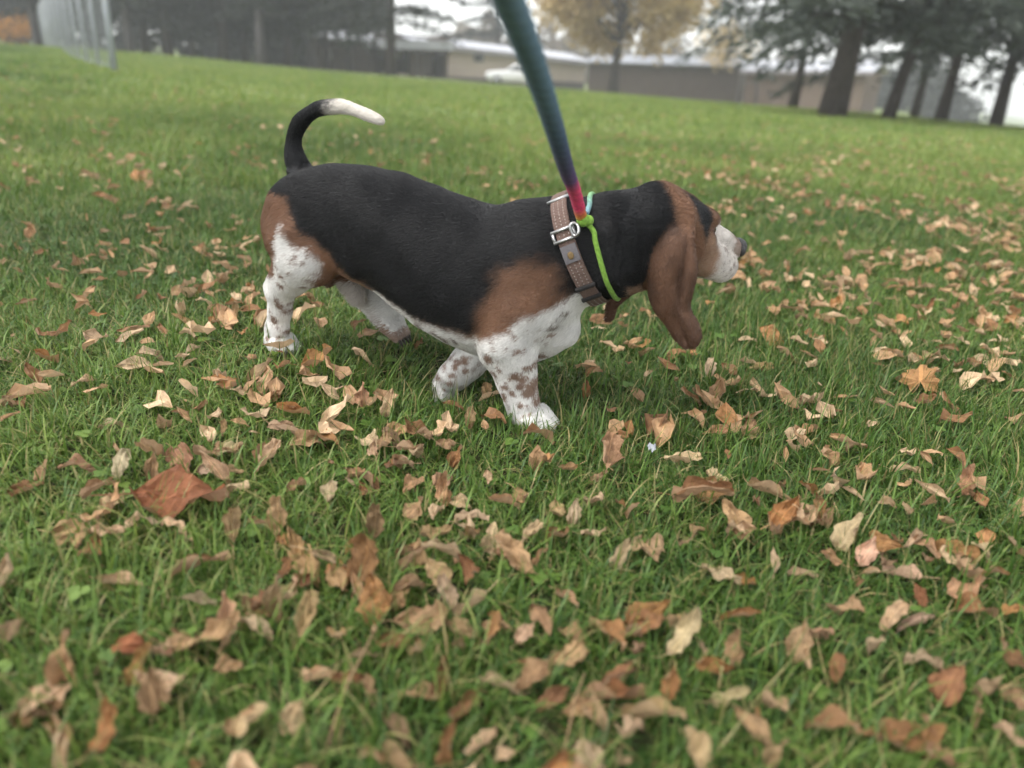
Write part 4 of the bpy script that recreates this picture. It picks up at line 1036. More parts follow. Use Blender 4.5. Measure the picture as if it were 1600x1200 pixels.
# ------------------------------------------------------------------ fallen leaves
m_leaf, n_, b_, out_ = newmat('dry_leaf')
oi = N(n_, 'ShaderNodeObjectInfo'); uv = N(n_, 'ShaderNodeUVMap', uv_map='leaf'); sx = N(n_, 'ShaderNodeSeparateXYZ'); n_.links.new(uv.outputs[0], sx.inputs[0])
def leaf_shader(n_, b_, out_, col_socket, rnd_socket, LS=4.5):
    # blotches
    tcn = N(n_, 'ShaderNodeTexCoord')
    nz = N(n_, 'ShaderNodeTexNoise', i_Scale=38.0, i_Detail=7.0, i_Roughness=0.7, noise_dimensions='4D'); n_.links.new(tcn.outputs['Object'], nz.inputs['Vector'])
    sc_ = N(n_, 'ShaderNodeMath', operation='MULTIPLY'); sc_.inputs[1].default_value = 40.0; n_.links.new(rnd_socket, sc_.inputs[0]); n_.links.new(sc_.outputs[0], nz.inputs['W'])
    nz2 = N(n_, 'ShaderNodeTexNoise', i_Scale=LS, i_Detail=3.0, noise_dimensions='4D'); n_.links.new(tcn.outputs['Object'], nz2.inputs['Vector']); n_.links.new(sc_.outputs[0], nz2.inputs['W'])
    av = N(n_, 'ShaderNodeMath', operation='MULTIPLY_ADD'); av.inputs[1].default_value = 0.55; n_.links.new(nz2.outputs['Fac'], av.inputs[0])
    av2 = N(n_, 'ShaderNodeMath', operation='MULTIPLY'); av2.inputs[1].default_value = 0.45; n_.links.new(nz.outputs['Fac'], av2.inputs[0]); n_.links.new(av2.outputs[0], av.inputs[2])
    rp = ramp(n_, [(0.30, (0.36, 0.29, 0.22)), (0.48, (0.92, 0.90, 0.88)), (0.70, (1.45, 1.42, 1.38))]); n_.links.new(av.outputs[0], rp.inputs[0])
    m1 = N(n_, 'ShaderNodeMix', data_type='RGBA', blend_type='MULTIPLY'); m1.inputs[0].default_value = 1.0; n_.links.new(col_socket, m1.inputs[6]); n_.links.new(rp.outputs[0], m1.inputs[7])
    # midrib and side veins from the leaf's own coordinates: u across (-1..1), v along (0..1)
    ab = N(n_, 'ShaderNodeMath', operation='ABSOLUTE'); n_.links.new(sx.outputs[0], ab.inputs[0])
    rib = N(n_, 'ShaderNodeMath', operation='LESS_THAN'); rib.inputs[1].default_value = 0.05; n_.links.new(ab.outputs[0], rib.inputs[0])
    k1 = N(n_, 'ShaderNodeMath', operation='MULTIPLY_ADD'); k1.inputs[1].default_value = -0.35; n_.links.new(ab.outputs[0], k1.inputs[0]); n_.links.new(sx.outputs[1], k1.inputs[2])
    k2 = N(n_, 'ShaderNodeMath', operation='MULTIPLY'); k2.inputs[1].default_value = 9.0; n_.links.new(k1.outputs[0], k2.inputs[0])
    k3 = N(n_, 'ShaderNodeMath', operation='FRACT'); n_.links.new(k2.outputs[0], k3.inputs[0])
    k4 = N(n_, 'ShaderNodeMath', operation='LESS_THAN'); k4.inputs[1].default_value = 0.12; n_.links.new(k3.outputs[0], k4.inputs[0])
    k5 = N(n_, 'ShaderNodeMath', operation='MULTIPLY'); k5.inputs[1].default_value = 0.45; n_.links.new(k4.outputs[0], k5.inputs[0])
    mxv = N(n_, 'ShaderNodeMath', operation='MAXIMUM'); n_.links.new(rib.outputs[0], mxv.inputs[0]); n_.links.new(k5.outputs[0], mxv.inputs[1])
    kv = N(n_, 'ShaderNodeMath', operation='MULTIPLY'); kv.inputs[1].default_value = 0.6; n_.links.new(mxv.outputs[0], kv.inputs[0])
    m2 = N(n_, 'ShaderNodeMix', data_type='RGBA'); n_.links.new(kv.outputs[0], m2.inputs[0]); n_.links.new(m1.outputs[2], m2.inputs[6]); vl = N(n_, 'ShaderNodeMix', data_type='RGBA', blend_type='MULTIPLY'); vl.inputs[0].default_value = 1.0; n_.links.new(col_socket, vl.inputs[6]); vl.inputs[7].default_value = (1.7, 1.65, 1.55, 1); n_.links.new(vl.outputs[2], m2.inputs[7])
    # the underside is paler and greyer
    ge = N(n_, 'ShaderNodeNewGeometry'); m3 = N(n_, 'ShaderNodeMix', data_type='RGBA'); bf = N(n_, 'ShaderNodeMath', operation='MULTIPLY'); bf.inputs[1].default_value = 0.45
    n_.links.new(ge.outputs['Backfacing'], bf.inputs[0]); n_.links.new(bf.outputs[0], m3.inputs[0]); n_.links.new(m2.outputs[2], m3.inputs[6]); m3.inputs[7].default_value = (0.47, 0.33, 0.21, 1)
    n_.links.new(m3.outputs[2], b_.inputs['Base Color']); b_.inputs['Roughness'].default_value = 0.62; b_.inputs['Specular IOR Level'].default_value = 0.3
    bp = N(n_, 'ShaderNodeBump', i_Strength=0.9, i_Distance=0.003); hh = N(n_, 'ShaderNodeMath', operation='ADD'); n_.links.new(nz.outputs['Fac'], hh.inputs[0]); n_.links.new(mxv.outputs[0], hh.inputs[1])
    n_.links.new(hh.outputs[0], bp.inputs['Height']); n_.links.new(bp.outputs[0], b_.inputs['Normal'])
    tr = N(n_, 'ShaderNodeBsdfTranslucent'); n_.links.new(m3.outputs[2], tr.inputs['Color']); mixs = N(n_, 'ShaderNodeMixShader'); mixs.inputs[0].default_value = 0.22
    n_.links.new(b_.outputs[0], mixs.inputs[1]); n_.links.new(tr.outputs[0], mixs.inputs[2]); n_.links.new(mixs.outputs[0], out_.inputs['Surface'])
leaf_shader(n_, b_, out_, oi.outputs['Color'], oi.outputs['Random'])
m_leaf2, n_, b_, out_ = newmat('dry_leaf_scatter')
uv = N(n_, 'ShaderNodeUVMap', uv_map='leaf'); sx = N(n_, 'ShaderNodeSeparateXYZ'); n_.links.new(uv.outputs[0], sx.inputs[0])
vc_ = N(n_, 'ShaderNodeVertexColor', layer_name='tint'); s2_ = N(n_, 'ShaderNodeSeparateColor'); n_.links.new(vc_.outputs[0], s2_.inputs[0])
leaf_shader(n_, b_, out_, vc_.outputs[0], s2_.outputs[0], 70.0)

def leaf_geo(r, kind, nu=5, nv=11, stalk=True):
    """unit-length leaf along +x, returns V, F, UV(per vertex)"""
    V = []; UV = []
    bend = r.uniform(-2.0, 2.2); roll = r.uniform(-1.4, 2.8); tw = r.uniform(-1.4, 1.4); wav = r.uniform(0.04, 0.13); ph = r.uniform(0, 6); wid = r.uniform(0.22, 0.38); shp = r.uniform(.6, 1.05); end = 1.0 if r.random() < .7 else r.uniform(.6, .85); ck = r.normal(0, 1, (4, 3))
    if kind == 'rolled': roll = r.uniform(3.2, 4.6); bend = r.uniform(-.5, .7); wid = 0.26
    if kind == 'flat': roll = r.uniform(.2, .9); bend = r.uniform(-.3, .6); tw *= .3
    for i in range(nv + 1):
        v = i / nv
        w = wid * (math.sin(math.pi * min((v * end) ** shp, 1)) ** 0.85) * (1 - 0.25 * v) + 0.004
        a = bend * (v - .5); cx = math.sin(a) / bend if abs(bend) > 1e-3 else v - .5; czz = (1 - math.cos(a)) / bend if abs(bend) > 1e-3 else 0
        for j in range(-nu, nu + 1):
            u = j / nu
            # uneven, nibbled margin
            ww = w * (1 + (0.12 * math.sin(v * 23 + ph + (3 if u > 0 else 0)) + r.normal(0, .05) if abs(u) == 1 else 0))
            if abs(roll) > 1e-3: yy = math.sin(u * roll * .5) / (roll * .5) * ww; zz = (1 - math.cos(u * roll * .5)) / abs(roll * .5) * ww
            else: yy = u * ww; zz = 0
            zz += wav * math.sin(v * 9 + ph + u * 2.2) * abs(u) + 0.02 * math.sin(v * 21 + ph) * u
            zz += 0.12 * w * abs(u) + sum(0.026 * math.sin(c_[0] * 5 * v * 2 + c_[1] * 6 * u + c_[2] * 9) for c_ in ck)
            c, s_ = math.cos(tw * (v - .5)), math.sin(tw * (v - .5)); yy, zz = yy * c - zz * s_, yy * s_ + zz * c
            V.append((cx - zz * math.sin(a) * .9, yy, czz + zz * math.cos(a))); UV.append((u, v))
    F = []; m = 2 * nu + 1
    for i in range(nv):
        for j in range(m - 1): F.append((i * m + j, (i + 1) * m + j, (i + 1) * m + j + 1, i * m + j + 1))
    if stalk:
        b0 = Vector(V[nu]); d = (b0 - Vector(V[m + nu])).normalized(); n0 = len(V); cur = r.normal(0, .10, 3)
        for k in range(4):
            q = b0 + d * (0.30 * k / 3) + Vector(cur) * (k / 3) ** 2
            for w in range(3): V.append(tuple(q + Vector((0, math.cos(w * 2.1), math.sin(w * 2.1))) * 0.011)); UV.append((0, 0))
        for k in range(3):
            for w in range(3): F.append((n0 + k * 3 + w, n0 + k * 3 + (w + 1) % 3, n0 + (k + 1) * 3 + (w + 1) % 3, n0 + (k + 1) * 3 + w))
    return np.array(V), F, np.array(UV)

def maple_geo(r, stalk=True):
    """lobed leaf, about one unit across"""
    tips = [(-150, .40), (-122, .38), (-98, .64), (-84, .52), (-66, .62), (-50, .46), (-34, .76), (-18, .56), (0, .90), (15, .58), (33, .72), (49, .45), (64, .60), (82, .50), (97, .60), (120, .36), (150, .40)]
    full = []
    for k in range(len(tips) - 1):
        a, l = tips[k]; b2, l2 = tips[k + 1]
        full += [(a, l), ((a + b2) / 2, (l + l2) / 2 * 0.93)]
    full.append(tips[-1])
    V = [(0, 0, 0)]; UV = [(0, 0)]; cup = r.uniform(-.9, .9); ph = r.uniform(0, 6); tw = r.uniform(-.4, .4); n = len(full)
    for s in (0.35, 0.7, 1.0):
        for a, l in full:
            t = math.radians(a); l2 = l * s if s == 1 else min(l, .62) * s
            x, y = l2 * math.cos(t), l2 * math.sin(t); z = cup * l2 * l2 + 0.20 * math.sin(t * 3 + ph) * l2 + 0.10 * math.sin(t * 11 + ph) * l2 * s + tw * x * y
            V.append((x, y, z)); UV.append((y, (x + .4) / 1.3))
    F = [(0, 1 + k, 2 + k) for k in range(n - 1)]
    for q in range(2):
        for k in range(n - 1): F.append((1 + q * n + k, 1 + (q + 1) * n + k, 2 + (q + 1) * n + k, 2 + q * n + k))
    n0 = len(V); cur = r.normal(0, .12, 3)
    for k in range(4):
        q = Vector((-0.42 * k / 3, 0, 0)) + Vector(cur) * (k / 3) ** 2
        for w in range(3): V.append(tuple(q + Vector((0, math.cos(w * 2.1), math.sin(w * 2.1))) * 0.012)); UV.append((0, 0))
    for k in range(3):
        for w in range(3): F.append((n0 + k * 3 + w, n0 + k * 3 + (w + 1) % 3, n0 + (k + 1) * 3 + (w + 1) % 3, n0 + (k + 1) * 3 + w))
    return np.array(V) * 0.8, F, np.array(UV)

def leaf_mesh(name, V, F, UV, mat):
    me = mesh(name, V, F, [mat], False); l = me.uv_layers.new(name='leaf'); vi = np.empty(len(me.loops), np.int32); me.loops.foreach_get('vertex_index', vi)
    l.data.foreach_set('uv', UV[vi].astype(np.float32).ravel()); return me
rl = np.random.default_rng(5)
LEAFS = [leaf_mesh('fallen_leaf', *leaf_geo(rl, k), m_leaf) for k in ['plain'] * 18 + ['flat'] * 6 + ['rolled'] * 6]
MAPLES = [leaf_mesh('maple_leaf', *maple_geo(rl), m_leaf) for _ in range(4)]
PALE, TANL, BRN, ORG, RUST, OLV = (0.52, 0.38, 0.24), (0.40, 0.252, 0.138), (0.24, 0.128, 0.060), (0.35, 0.180, 0.075), (0.25, 0.105, 0.045), (0.26, 0.18, 0.095)
CN = {'p': ('pale', PALE), 't': ('tan', TANL), 'b': ('brown', BRN), 'o': ('orange', ORG), 'r': ('rust red', RUST), 'v': ('olive brown', OLV)}
# hand-placed leaves: world x, y, length (m), heading in degrees, tilt in degrees, colour, kind
PLACED = [
    (-0.415, 0.839, 0.130, -2, 5, 'r', 'F', 'largest fallen leaf, rust brown, lying flat at the left in front of the dog'),
    (-0.779, 1.077, 0.062, -19, 15, 'b', 'N', ''),
    (-0.327, 0.780, 0.056, 107, 64, 't', 'N', ''),
    (-0.276, 0.801, 0.054, 101, 64, 't', 'N', ''),
    (-0.337, 0.710, 0.065, 33, 9, 'b', 'R', ''),
    (-0.413, 0.677, 0.053, -9, 3, 'p', 'R', 'pale rolled leaf like a canoe in the left foreground'),
    (-0.154, 0.724, 0.066, 78, 58, 'b', 'N', ''),
    (-0.109, 0.685, 0.047, 55, 32, 't', 'N', ''),
    (-0.198, 0.638, 0.052, 84, 49, 't', 'N', ''),
    (-0.232, 0.645, 0.055, 104, 72, 'v', 'N', ''),
    (-0.360, 0.582, 0.053, -19, 22, 'r', 'N', ''),
    (-0.394, 0.539, 0.056, 106, 65, 't', 'N', 'large tan leaf standing up near the lower left corner'),
    (-0.334, 0.557, 0.045, 70, 40, 'o', 'N', ''),
    (-0.290, 0.593, 0.067, 21, 15, 't', 'N', ''),
    (-0.278, 0.624, 0.050, 101, 53, 't', 'N', ''),
    (-0.304, 0.518, 0.043, 108, 64, 't', 'N', ''),
    (-0.325, 0.482, 0.052, 81, 55, 'o', 'N', ''),
    (-0.175, 0.508, 0.035, 59, 41, 'p', 'N', ''),
    (-0.100, 0.611, 0.040, 5, 7, 'b', 'N', ''),
    (-0.071, 0.550, 0.047, -8, 16, 't', 'N', ''),
    (-0.001, 0.635, 0.039, 71, 45, 'o', 'N', ''),
    (-0.158, 0.806, 0.049, 89, 64, 'v', 'N', ''),
    (-0.098, 0.756, 0.035, 92, 63, 't', 'N', ''),
    (-0.013, 0.800, 0.041, 75, 50, 'p', 'N', ''),
    (-0.110, 1.055, 0.051, 46, 13, 'p', 'N', ''),
    (-0.286, 1.020, 0.075, -12, 20, 'o', 'N', ''),
    (-0.336, 0.950, 0.056, 65, 31, 'p', 'N', ''),
    (-0.477, 0.897, 0.047, 99, 58, 't', 'N', ''),
    (-0.522, 0.905, 0.049, 79, 44, 'p', 'N', ''),
    (-0.595, 1.021, 0.037, 8, 6, 'p', 'N', ''),
    (-0.083, 0.898, 0.054, 91, 70, 't', 'N', ''),
    (-0.246, 1.147, 0.049, 97, 59, 't', 'N', ''),
    (-0.199, 1.142, 0.055, 80, 54, 'p', 'N', ''),
    (-0.515, 0.765, 0.047, 7, 1, 't', 'N', ''),
    (-0.490, 0.806, 0.067, 50, 31, 't', 'N', ''),
    (-0.445, 0.782, 0.037, -32, 40, 'p', 'N', ''),
    (-0.090, 1.014, 0.050, -44, 24, 't', 'N', ''),
    (-0.703, 1.145, 0.040, 38, 5, 'p', 'N', ''),
    (-0.421, 1.011, 0.029, 101, 53, 't', 'N', ''),
    (-0.343, 1.255, 0.066, 35, 22, 'o', 'N', ''),
    (-0.407, 0.921, 0.037, 29, 11, 'p', 'N', ''),
    (-0.478, 0.590, 0.030, 63, 35, 'v', 'N', ''),
    (0.801, 1.413, 0.085, 37, 19, 'o', 'm', 'star shaped orange maple leaf lying right of the dog'),
    (0.053, 0.990, 0.071, -67, 48, 'o', 'N', 'curled orange leaf lying just below the front paw of the dog'),
    (0.269, 1.047, 0.061, 8, -0, 'p', 'N', ''),
    (0.122, 0.905, 0.049, -68, 45, 'p', 'N', ''),
    (0.092, 0.858, 0.040, 70, 56, 'p', 'N', ''),
    (0.116, 0.830, 0.034, 6, 9, 'p', 'F', ''),
    (0.073, 0.818, 0.047, -43, 36, 'b', 'N', ''),
    (0.270, 0.923, 0.093, -33, 31, 'b', 'R', 'long brown rolled leaf right of centre, below the scrap of white paper'),
    (0.147, 0.783, 0.048, 53, 48, 'p', 'N', ''),
    (0.448, 0.852, 0.060, 39, 42, 'p', 'N', ''),
    (0.429, 0.890, 0.041, -92, 57, 'b', 'N', ''),
    (0.165, 0.681, 0.059, 25, 9, 'o', 'F', 'flat bright orange leaf in the right foreground'),
    (0.267, 0.683, 0.046, 6, 11, 'o', 'R', ''),
    (0.193, 0.664, 0.039, -77, 62, 't', 'N', ''),
    (0.116, 0.561, 0.060, -2, 9, 'r', 'R', 'long rust orange leaf near the bottom, right of centre'),
    (0.125, 0.506, 0.044, -70, 58, 'p', 'N', 'pale leaf standing at the bottom edge, right of centre'),
    (0.319, 0.644, 0.048, 63, 54, 't', 'N', ''),
    (0.352, 0.668, 0.043, -76, 55, 't', 'N', ''),
    (0.394, 0.636, 0.044, -94, 58, 'p', 'R', ''),
    (0.442, 0.630, 0.050, -67, 36, 'p', 'R', ''),
    (0.375, 0.533, 0.072, -9, 4, 'b', 'N', 'big brown crumpled leaf near the lower right corner'),
    (0.314, 0.541, 0.055, -41, 39, 'b', 'N', ''),
    (0.483, 0.584, 0.060, -101, 66, 't', 'R', ''),
    (0.550, 0.728, 0.053, -11, 4, 'b', 'N', ''),
    (0.685, 1.011, 0.053, 57, 66, 't', 'N', ''),
    (0.613, 1.054, 0.045, -42, 21, 'p', 'R', ''),
    (0.301, 0.851, 0.040, -65, 34, 'p', 'N', ''),
    (0.369, 0.782, 0.036, -21, 13, 'p', 'R', ''),
    (0.454, 0.781, 0.036, 6, 7, 'p', 'R', ''),
    (0.554, 0.758, 0.055, 18, 20, 't', 'N', ''),
    (0.221, 0.606, 0.043, 5, -7, 'o', 'N', ''),
    (0.057, 0.552, 0.040, 29, 25, 'b', 'N', ''),
    (0.072, 0.607, 0.049, 30, 13, 't', 'N', ''),
    (0.146, 0.614, 0.027, -73, 58, 'b', 'N', ''),
    (0.031, 0.638, 0.029, 43, 29, 'p', 'N', ''),
    (0.573, 1.140, 0.044, 8, 10, 't', 'N', ''),
    (0.558, 1.316, 0.062, 9, 12, 'p', 'N', ''),
    (0.404, 1.166, 0.049, 47, 32, 't', 'N', ''),
    (0.346, 1.157, 0.045, 8, 12, 't', 'N', ''),
    (0.135, 1.286, 0.037, 82, 57, 'o', 'N', ''),
    (0.390, 1.423, 0.048, 75, 53, 'p', 'N', ''),
    (0.251, 0.498, 0.035, 40, 43, 't', 'N', ''),
    (0.248, 0.633, 0.041, 73, 52, 't', 'N', ''),
    (0.170, 0.570, 0.036, 74, 55, 'o', 'N', ''),
    (0.601, 0.733, 0.034, 6, 0, 'o', 'N', ''),
    (-0.615, 0.878, 0.034, 89, 43, 't', 'N', ''),
    (-0.871, 1.360, 0.073, 45, 6, 'b', 'N', ''),
    (-0.788, 1.347, 0.048, 11, -7, 'p', 'N', ''),
    (-0.568, 1.479, 0.039, 106, 68, 't', 'N', ''),
    (-0.579, 1.275, 0.042, 63, 19, 'p', 'N', ''),
    (0.265, 1.532, 0.054, 11, 11, 'o', 'N', ''),
    (0.689, 2.353, 0.079, 39, 20, 'o', 'R', ''),
    (-0.191, 1.444, 0.031, 67, 30, 'b', 'N', ''),
    (-0.318, 1.469, 0.039, 59, 22, 'b', 'N', ''),
    (-0.045, 1.269, 0.030, 81, 54, 't', 'N', ''),
    (0.510, 1.186, 0.048, 26, 15, 't', 'N', ''),
    (0.510, 1.483, 0.053, 10, 4, 't', 'N', ''),
    (0.580, 1.274, 0.042, 9, 3, 'b', 'N', ''),
    (-0.064, 1.126, 0.042, 85, 61, 't', 'N', ''),
    (-0.074, 0.981, 0.041, 66, 49, 'b', 'N', ''),
    (-0.396, 0.497, 0.045, 20, 13, 'b', 'N', ''),
    (-0.139, 0.558, 0.036, 5, 1, 'b', 'N', ''),
    (-0.034, 0.478, 0.044, 79, 63, 'b', 'N', ''),
    (-0.623, 0.852, 0.042, 31, 7, 'b', 'N', ''),
]
GL = 'fallen leaves lying in the grass'
RLAB = {'p': 'pale fallen leaf lying in the grass', 't': 'tan fallen leaf lying in the grass', 'b': 'dark brown fallen leaf lying in the grass', 'o': 'orange fallen leaf lying in the grass', 'r': 'rust red fallen leaf lying in the grass', 'v': 'olive brown fallen leaf lying in the grass'}
occupied = []
dogc = np.array(DOG_LOC[:2])
def in_paw(x, y):
    for px_, py_ in PAWS:
        if math.hypot(x - px_, y - py_) < 0.055: return True
    return False
_c, _s = math.cos(DOG_RZ), math.sin(DOG_RZ)
PAWS = [(DOG_LOC[0] + _c * a - _s * b2, DOG_LOC[1] + _s * a + _c * b2) for a, b2 in ((-0.27, -.06), (0.235, -.065), (0.25, -.065), (0.05, 0.0))]
def put_leaf(x, y, L, head_, tilt, col, kind, label, name='fallen_leaf', seed=0):
    r = np.random.default_rng(1000 + seed)
    if kind == 'm': me = MAPLES[seed % len(MAPLES)]
    elif kind == 'R': me = LEAFS[24 + seed % 6]
    elif kind == 'F': me = LEAFS[18 + seed % 6]
    else: me = LEAFS[seed % 18]
    o = obj(name, me); o.scale = (L, L * r.uniform(.85, 1.1), L)
    if kind == 'm': head_, tilt = 68, 38
    o.rotation_euler = (rad(r.uniform(-22, 22)), rad(-tilt), rad(head_)); o.rotation_euler.rotate_axis('X', rad(r.uniform(-25, 25)))
    c = np.array(CN[col][1]) * r.uniform(0.90, 1.25) * (1 + r.normal(0, .04, 3)); o.color = (*np.clip(c, 0, 1), 1)
    o.location = (x, y, tz(x, y) + 0.019 + 0.32 * L * abs(math.sin(rad(tilt))) + r.uniform(0, .012))
    tag(o, label, 'leaf', GL); occupied.append((x, y)); return o
for k, (x, y, L, hd_, ti_, c, kd, lab) in enumerate(PLACED):
    put_leaf(x, y, L, hd_, ti_, c, kd, lab or RLAB[c], 'maple_leaf' if kd == 'm' else 'fallen_leaf', k)
def dens(x, y):
    d = math.hypot(x, y)
    n_ = 0.5 + 0.5 * math.sin(x * 3.1 + 1.2) * math.sin(y * 2.3 + .4) + 0.35 * math.sin(x * 7.3 + y * 4.1)
    base = 1.0
    if 1.25 < y <= 2.2 and x < -0.1: base = 0.55
    if y > 2.2: base = float(np.interp(x / y, [-0.7, -0.25, 0.05, 0.35, 0.7], [0.26, 0.18, 0.40, 1.0, 1.3]))
    base *= float(np.interp(y, [0, 1.2, 2.2, 4.5, 8, 14], [1.0, 1.0, .95, .75, .22, .07]))
    return base * max(0.12, min(1.7, (n_ + .35) ** 1.6))
rp_ = np.random.default_rng(17)
cand = []
for _try in range(23500):
    y = 0.35 + 14 * rp_.random() ** 1.6; x = rp_.uniform(-1, 1) * (0.55 + 0.80 * y)
    if rp_.random() > dens(x, y) / 1.6 * min(1, (0.55 + 0.80 * y) * (y ** 0.375) / 3.6): continue
    if in_paw(x, y): continue
    if y < 2.2 and any(math.hypot(x - a, y - b2) < 0.016 for a, b2 in occupied[:400]): continue
    cand.append((x, y))
    if y < 2.2: occupied.append((x, y))
_Mi = cam.matrix_world.inverted()
def frame_pos(x, y, z=0.03):
    v = _Mi @ Vector((x, y, z)); return 0.5 + 0.75 * v.x / -v.z, 0.5 - v.y / -v.z
vis = []; rest = []
for q in cand:
    u_, v_ = frame_pos(*q); (vis if 0.0 < u_ < 1.0 and 0.0 < v_ < 1.0 else rest).append(q)
vis.sort(key=lambda q: math.hypot(q[0], q[1])); cand = vis + rest
NIND = 300 - len(PLACED)
KEYS = 'pppppttttttbbbov'; 
for k, (x, y) in enumerate(cand[:NIND]):
    c = KEYS[int(rp_.integers(len(KEYS)))]; put_leaf(x, y, float(np.clip(rp_.normal(0.043, .013), .020, .050 + .02 * min(y, 1.5))), rp_.uniform(0, 360), rp_.uniform(-25, 45), c, 'RRFNNNNN'[int(rp_.integers(8))], RLAB[c], seed=200 + k)
# say which leaf is which: colour, form, place in the view, order from the left
ROWS = [(0.30, 'behind the dog'), (0.46, 'level with the dog'), (0.58, 'level with the paws'), (0.70, 'just before the dog'), (0.84, 'in the near foreground'), (9, 'along the bottom edge')]
COLS = [(0.2, 'far left'), (0.4, 'left of centre'), (0.6, 'in the middle'), (0.8, 'right of centre'), (9, 'far right')]
ORD = ['first', 'second', 'third', 'fourth', 'fifth', 'sixth', 'seventh', 'eighth', 'ninth', 'tenth', 'eleventh', 'twelfth', 'thirteenth', 'fourteenth']
bins = {}
for o in list(COL.objects):
    if o.get('group') == GL and o['label'] in RLAB.values():
        u_, v_ = frame_pos(*o.location); col_ = o['label'].split(' fallen')[0]; 
        form = 'rolled' if o.data in LEAFS[24:] else ('flat' if o.data in LEAFS[18:24] else ('upright' if abs(o.rotation_euler.y) > 0.7 else 'curled'))
        key = (col_, form, next(t for a, t in ROWS if v_ < a), next(t for a, t in COLS if u_ < a)); bins.setdefault(key, []).append((u_, o))
for (col_, form, row, colm), L in bins.items():
    L.sort(key=lambda t: t[0])
    for i, (_, o) in enumerate(L):
        o['label'] = f'{col_} {form} leaf {row}, {colm}' if len(L) == 1 else f'{col_} {form} leaf {row}, {colm}, {ORD[min(i, 13)]} from left'
# the many farther leaves, one mass
VV, FF, CC_, UU, nn = [], [], [], [], 0
low = [leaf_geo(rl, k, 2, 4, False) for k in ['plain'] * 8 + ['rolled'] * 3 + ['flat'] * 3]
for k, (x, y) in enumerate(cand[NIND:]):
    V, F, U = low[k % len(low)]; L = float(np.clip(rp_.normal(0.046, .014), .02, .09)); e = Euler((rp_.uniform(-.5, .5), rp_.uniform(-.8, .3), rp_.uniform(0, 6.28))).to_matrix()
    W = (np.array(e) @ (V * L).T).T + np.array((x, y, tz(x, y) + 0.030 + 0.012 * min(y / 6, 1)))
    VV.append(W); FF += [tuple(i + nn for i in f) for f in F]; nn += len(V); UU.append(U)
    c = np.array(CN[KEYS[int(rp_.integers(len(KEYS)))]][1]) * rp_.uniform(.85, 1.25); CC_.append(np.tile(c, (len(V), 1)))
me = leaf_mesh('leaf_litter', np.concatenate(VV), FF, np.concatenate(UU), m_leaf2); set_color(me, 'tint', np.concatenate(CC_))
tag(obj('leaf_litter', me), 'brown and tan fallen leaves strewn over the farther lawn', 'leaves', kind='stuff')

# ------------------------------------------------------------------ grass
m_grass, n_, b_, out_ = newmat('grass_blade')
vc = N(n_, 'ShaderNodeVertexColor', layer_name='blade'); sp = N(n_, 'ShaderNodeSeparateColor'); n_.links.new(vc.outputs[0], sp.inputs[0])
ia = N(n_, 'ShaderNodeAttribute', attribute_name='patch', attribute_type='INSTANCER')
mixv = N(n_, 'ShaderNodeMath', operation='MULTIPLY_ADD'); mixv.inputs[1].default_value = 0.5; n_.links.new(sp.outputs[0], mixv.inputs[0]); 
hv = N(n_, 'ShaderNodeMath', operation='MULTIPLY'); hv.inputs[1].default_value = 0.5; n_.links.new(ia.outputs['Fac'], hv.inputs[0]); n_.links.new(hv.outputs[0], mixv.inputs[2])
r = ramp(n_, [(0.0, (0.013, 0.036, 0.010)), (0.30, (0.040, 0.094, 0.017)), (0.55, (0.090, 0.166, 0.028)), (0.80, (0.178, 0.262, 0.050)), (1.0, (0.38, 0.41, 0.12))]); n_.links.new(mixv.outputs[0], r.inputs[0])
dry = N(n_, 'ShaderNodeMix', data_type='RGBA'); n_.links.new(sp.outputs[1], dry.inputs[0]); n_.links.new(r.outputs[0], dry.inputs[6]); dry.inputs[7].default_value = (0.34, 0.27, 0.12, 1)
n_.links.new(dry.outputs[2], b_.inputs['Base Color']); b_.inputs['Roughness'].default_value = 0.5; b_.inputs['Specular IOR Level'].default_value = 0.35
tr = N(n_, 'ShaderNodeBsdfTranslucent'); n_.links.new(dry.outputs[2], tr.inputs['Color']); mixs = N(n_, 'ShaderNodeMixShader'); mixs.inputs[0].default_value = 0.30
n_.links.new(b_.outputs[0], mixs.inputs[1]); n_.links.new(tr.outputs[0], mixs.inputs[2]); n_.links.new(mixs.outputs[0], out_.inputs['Surface'])

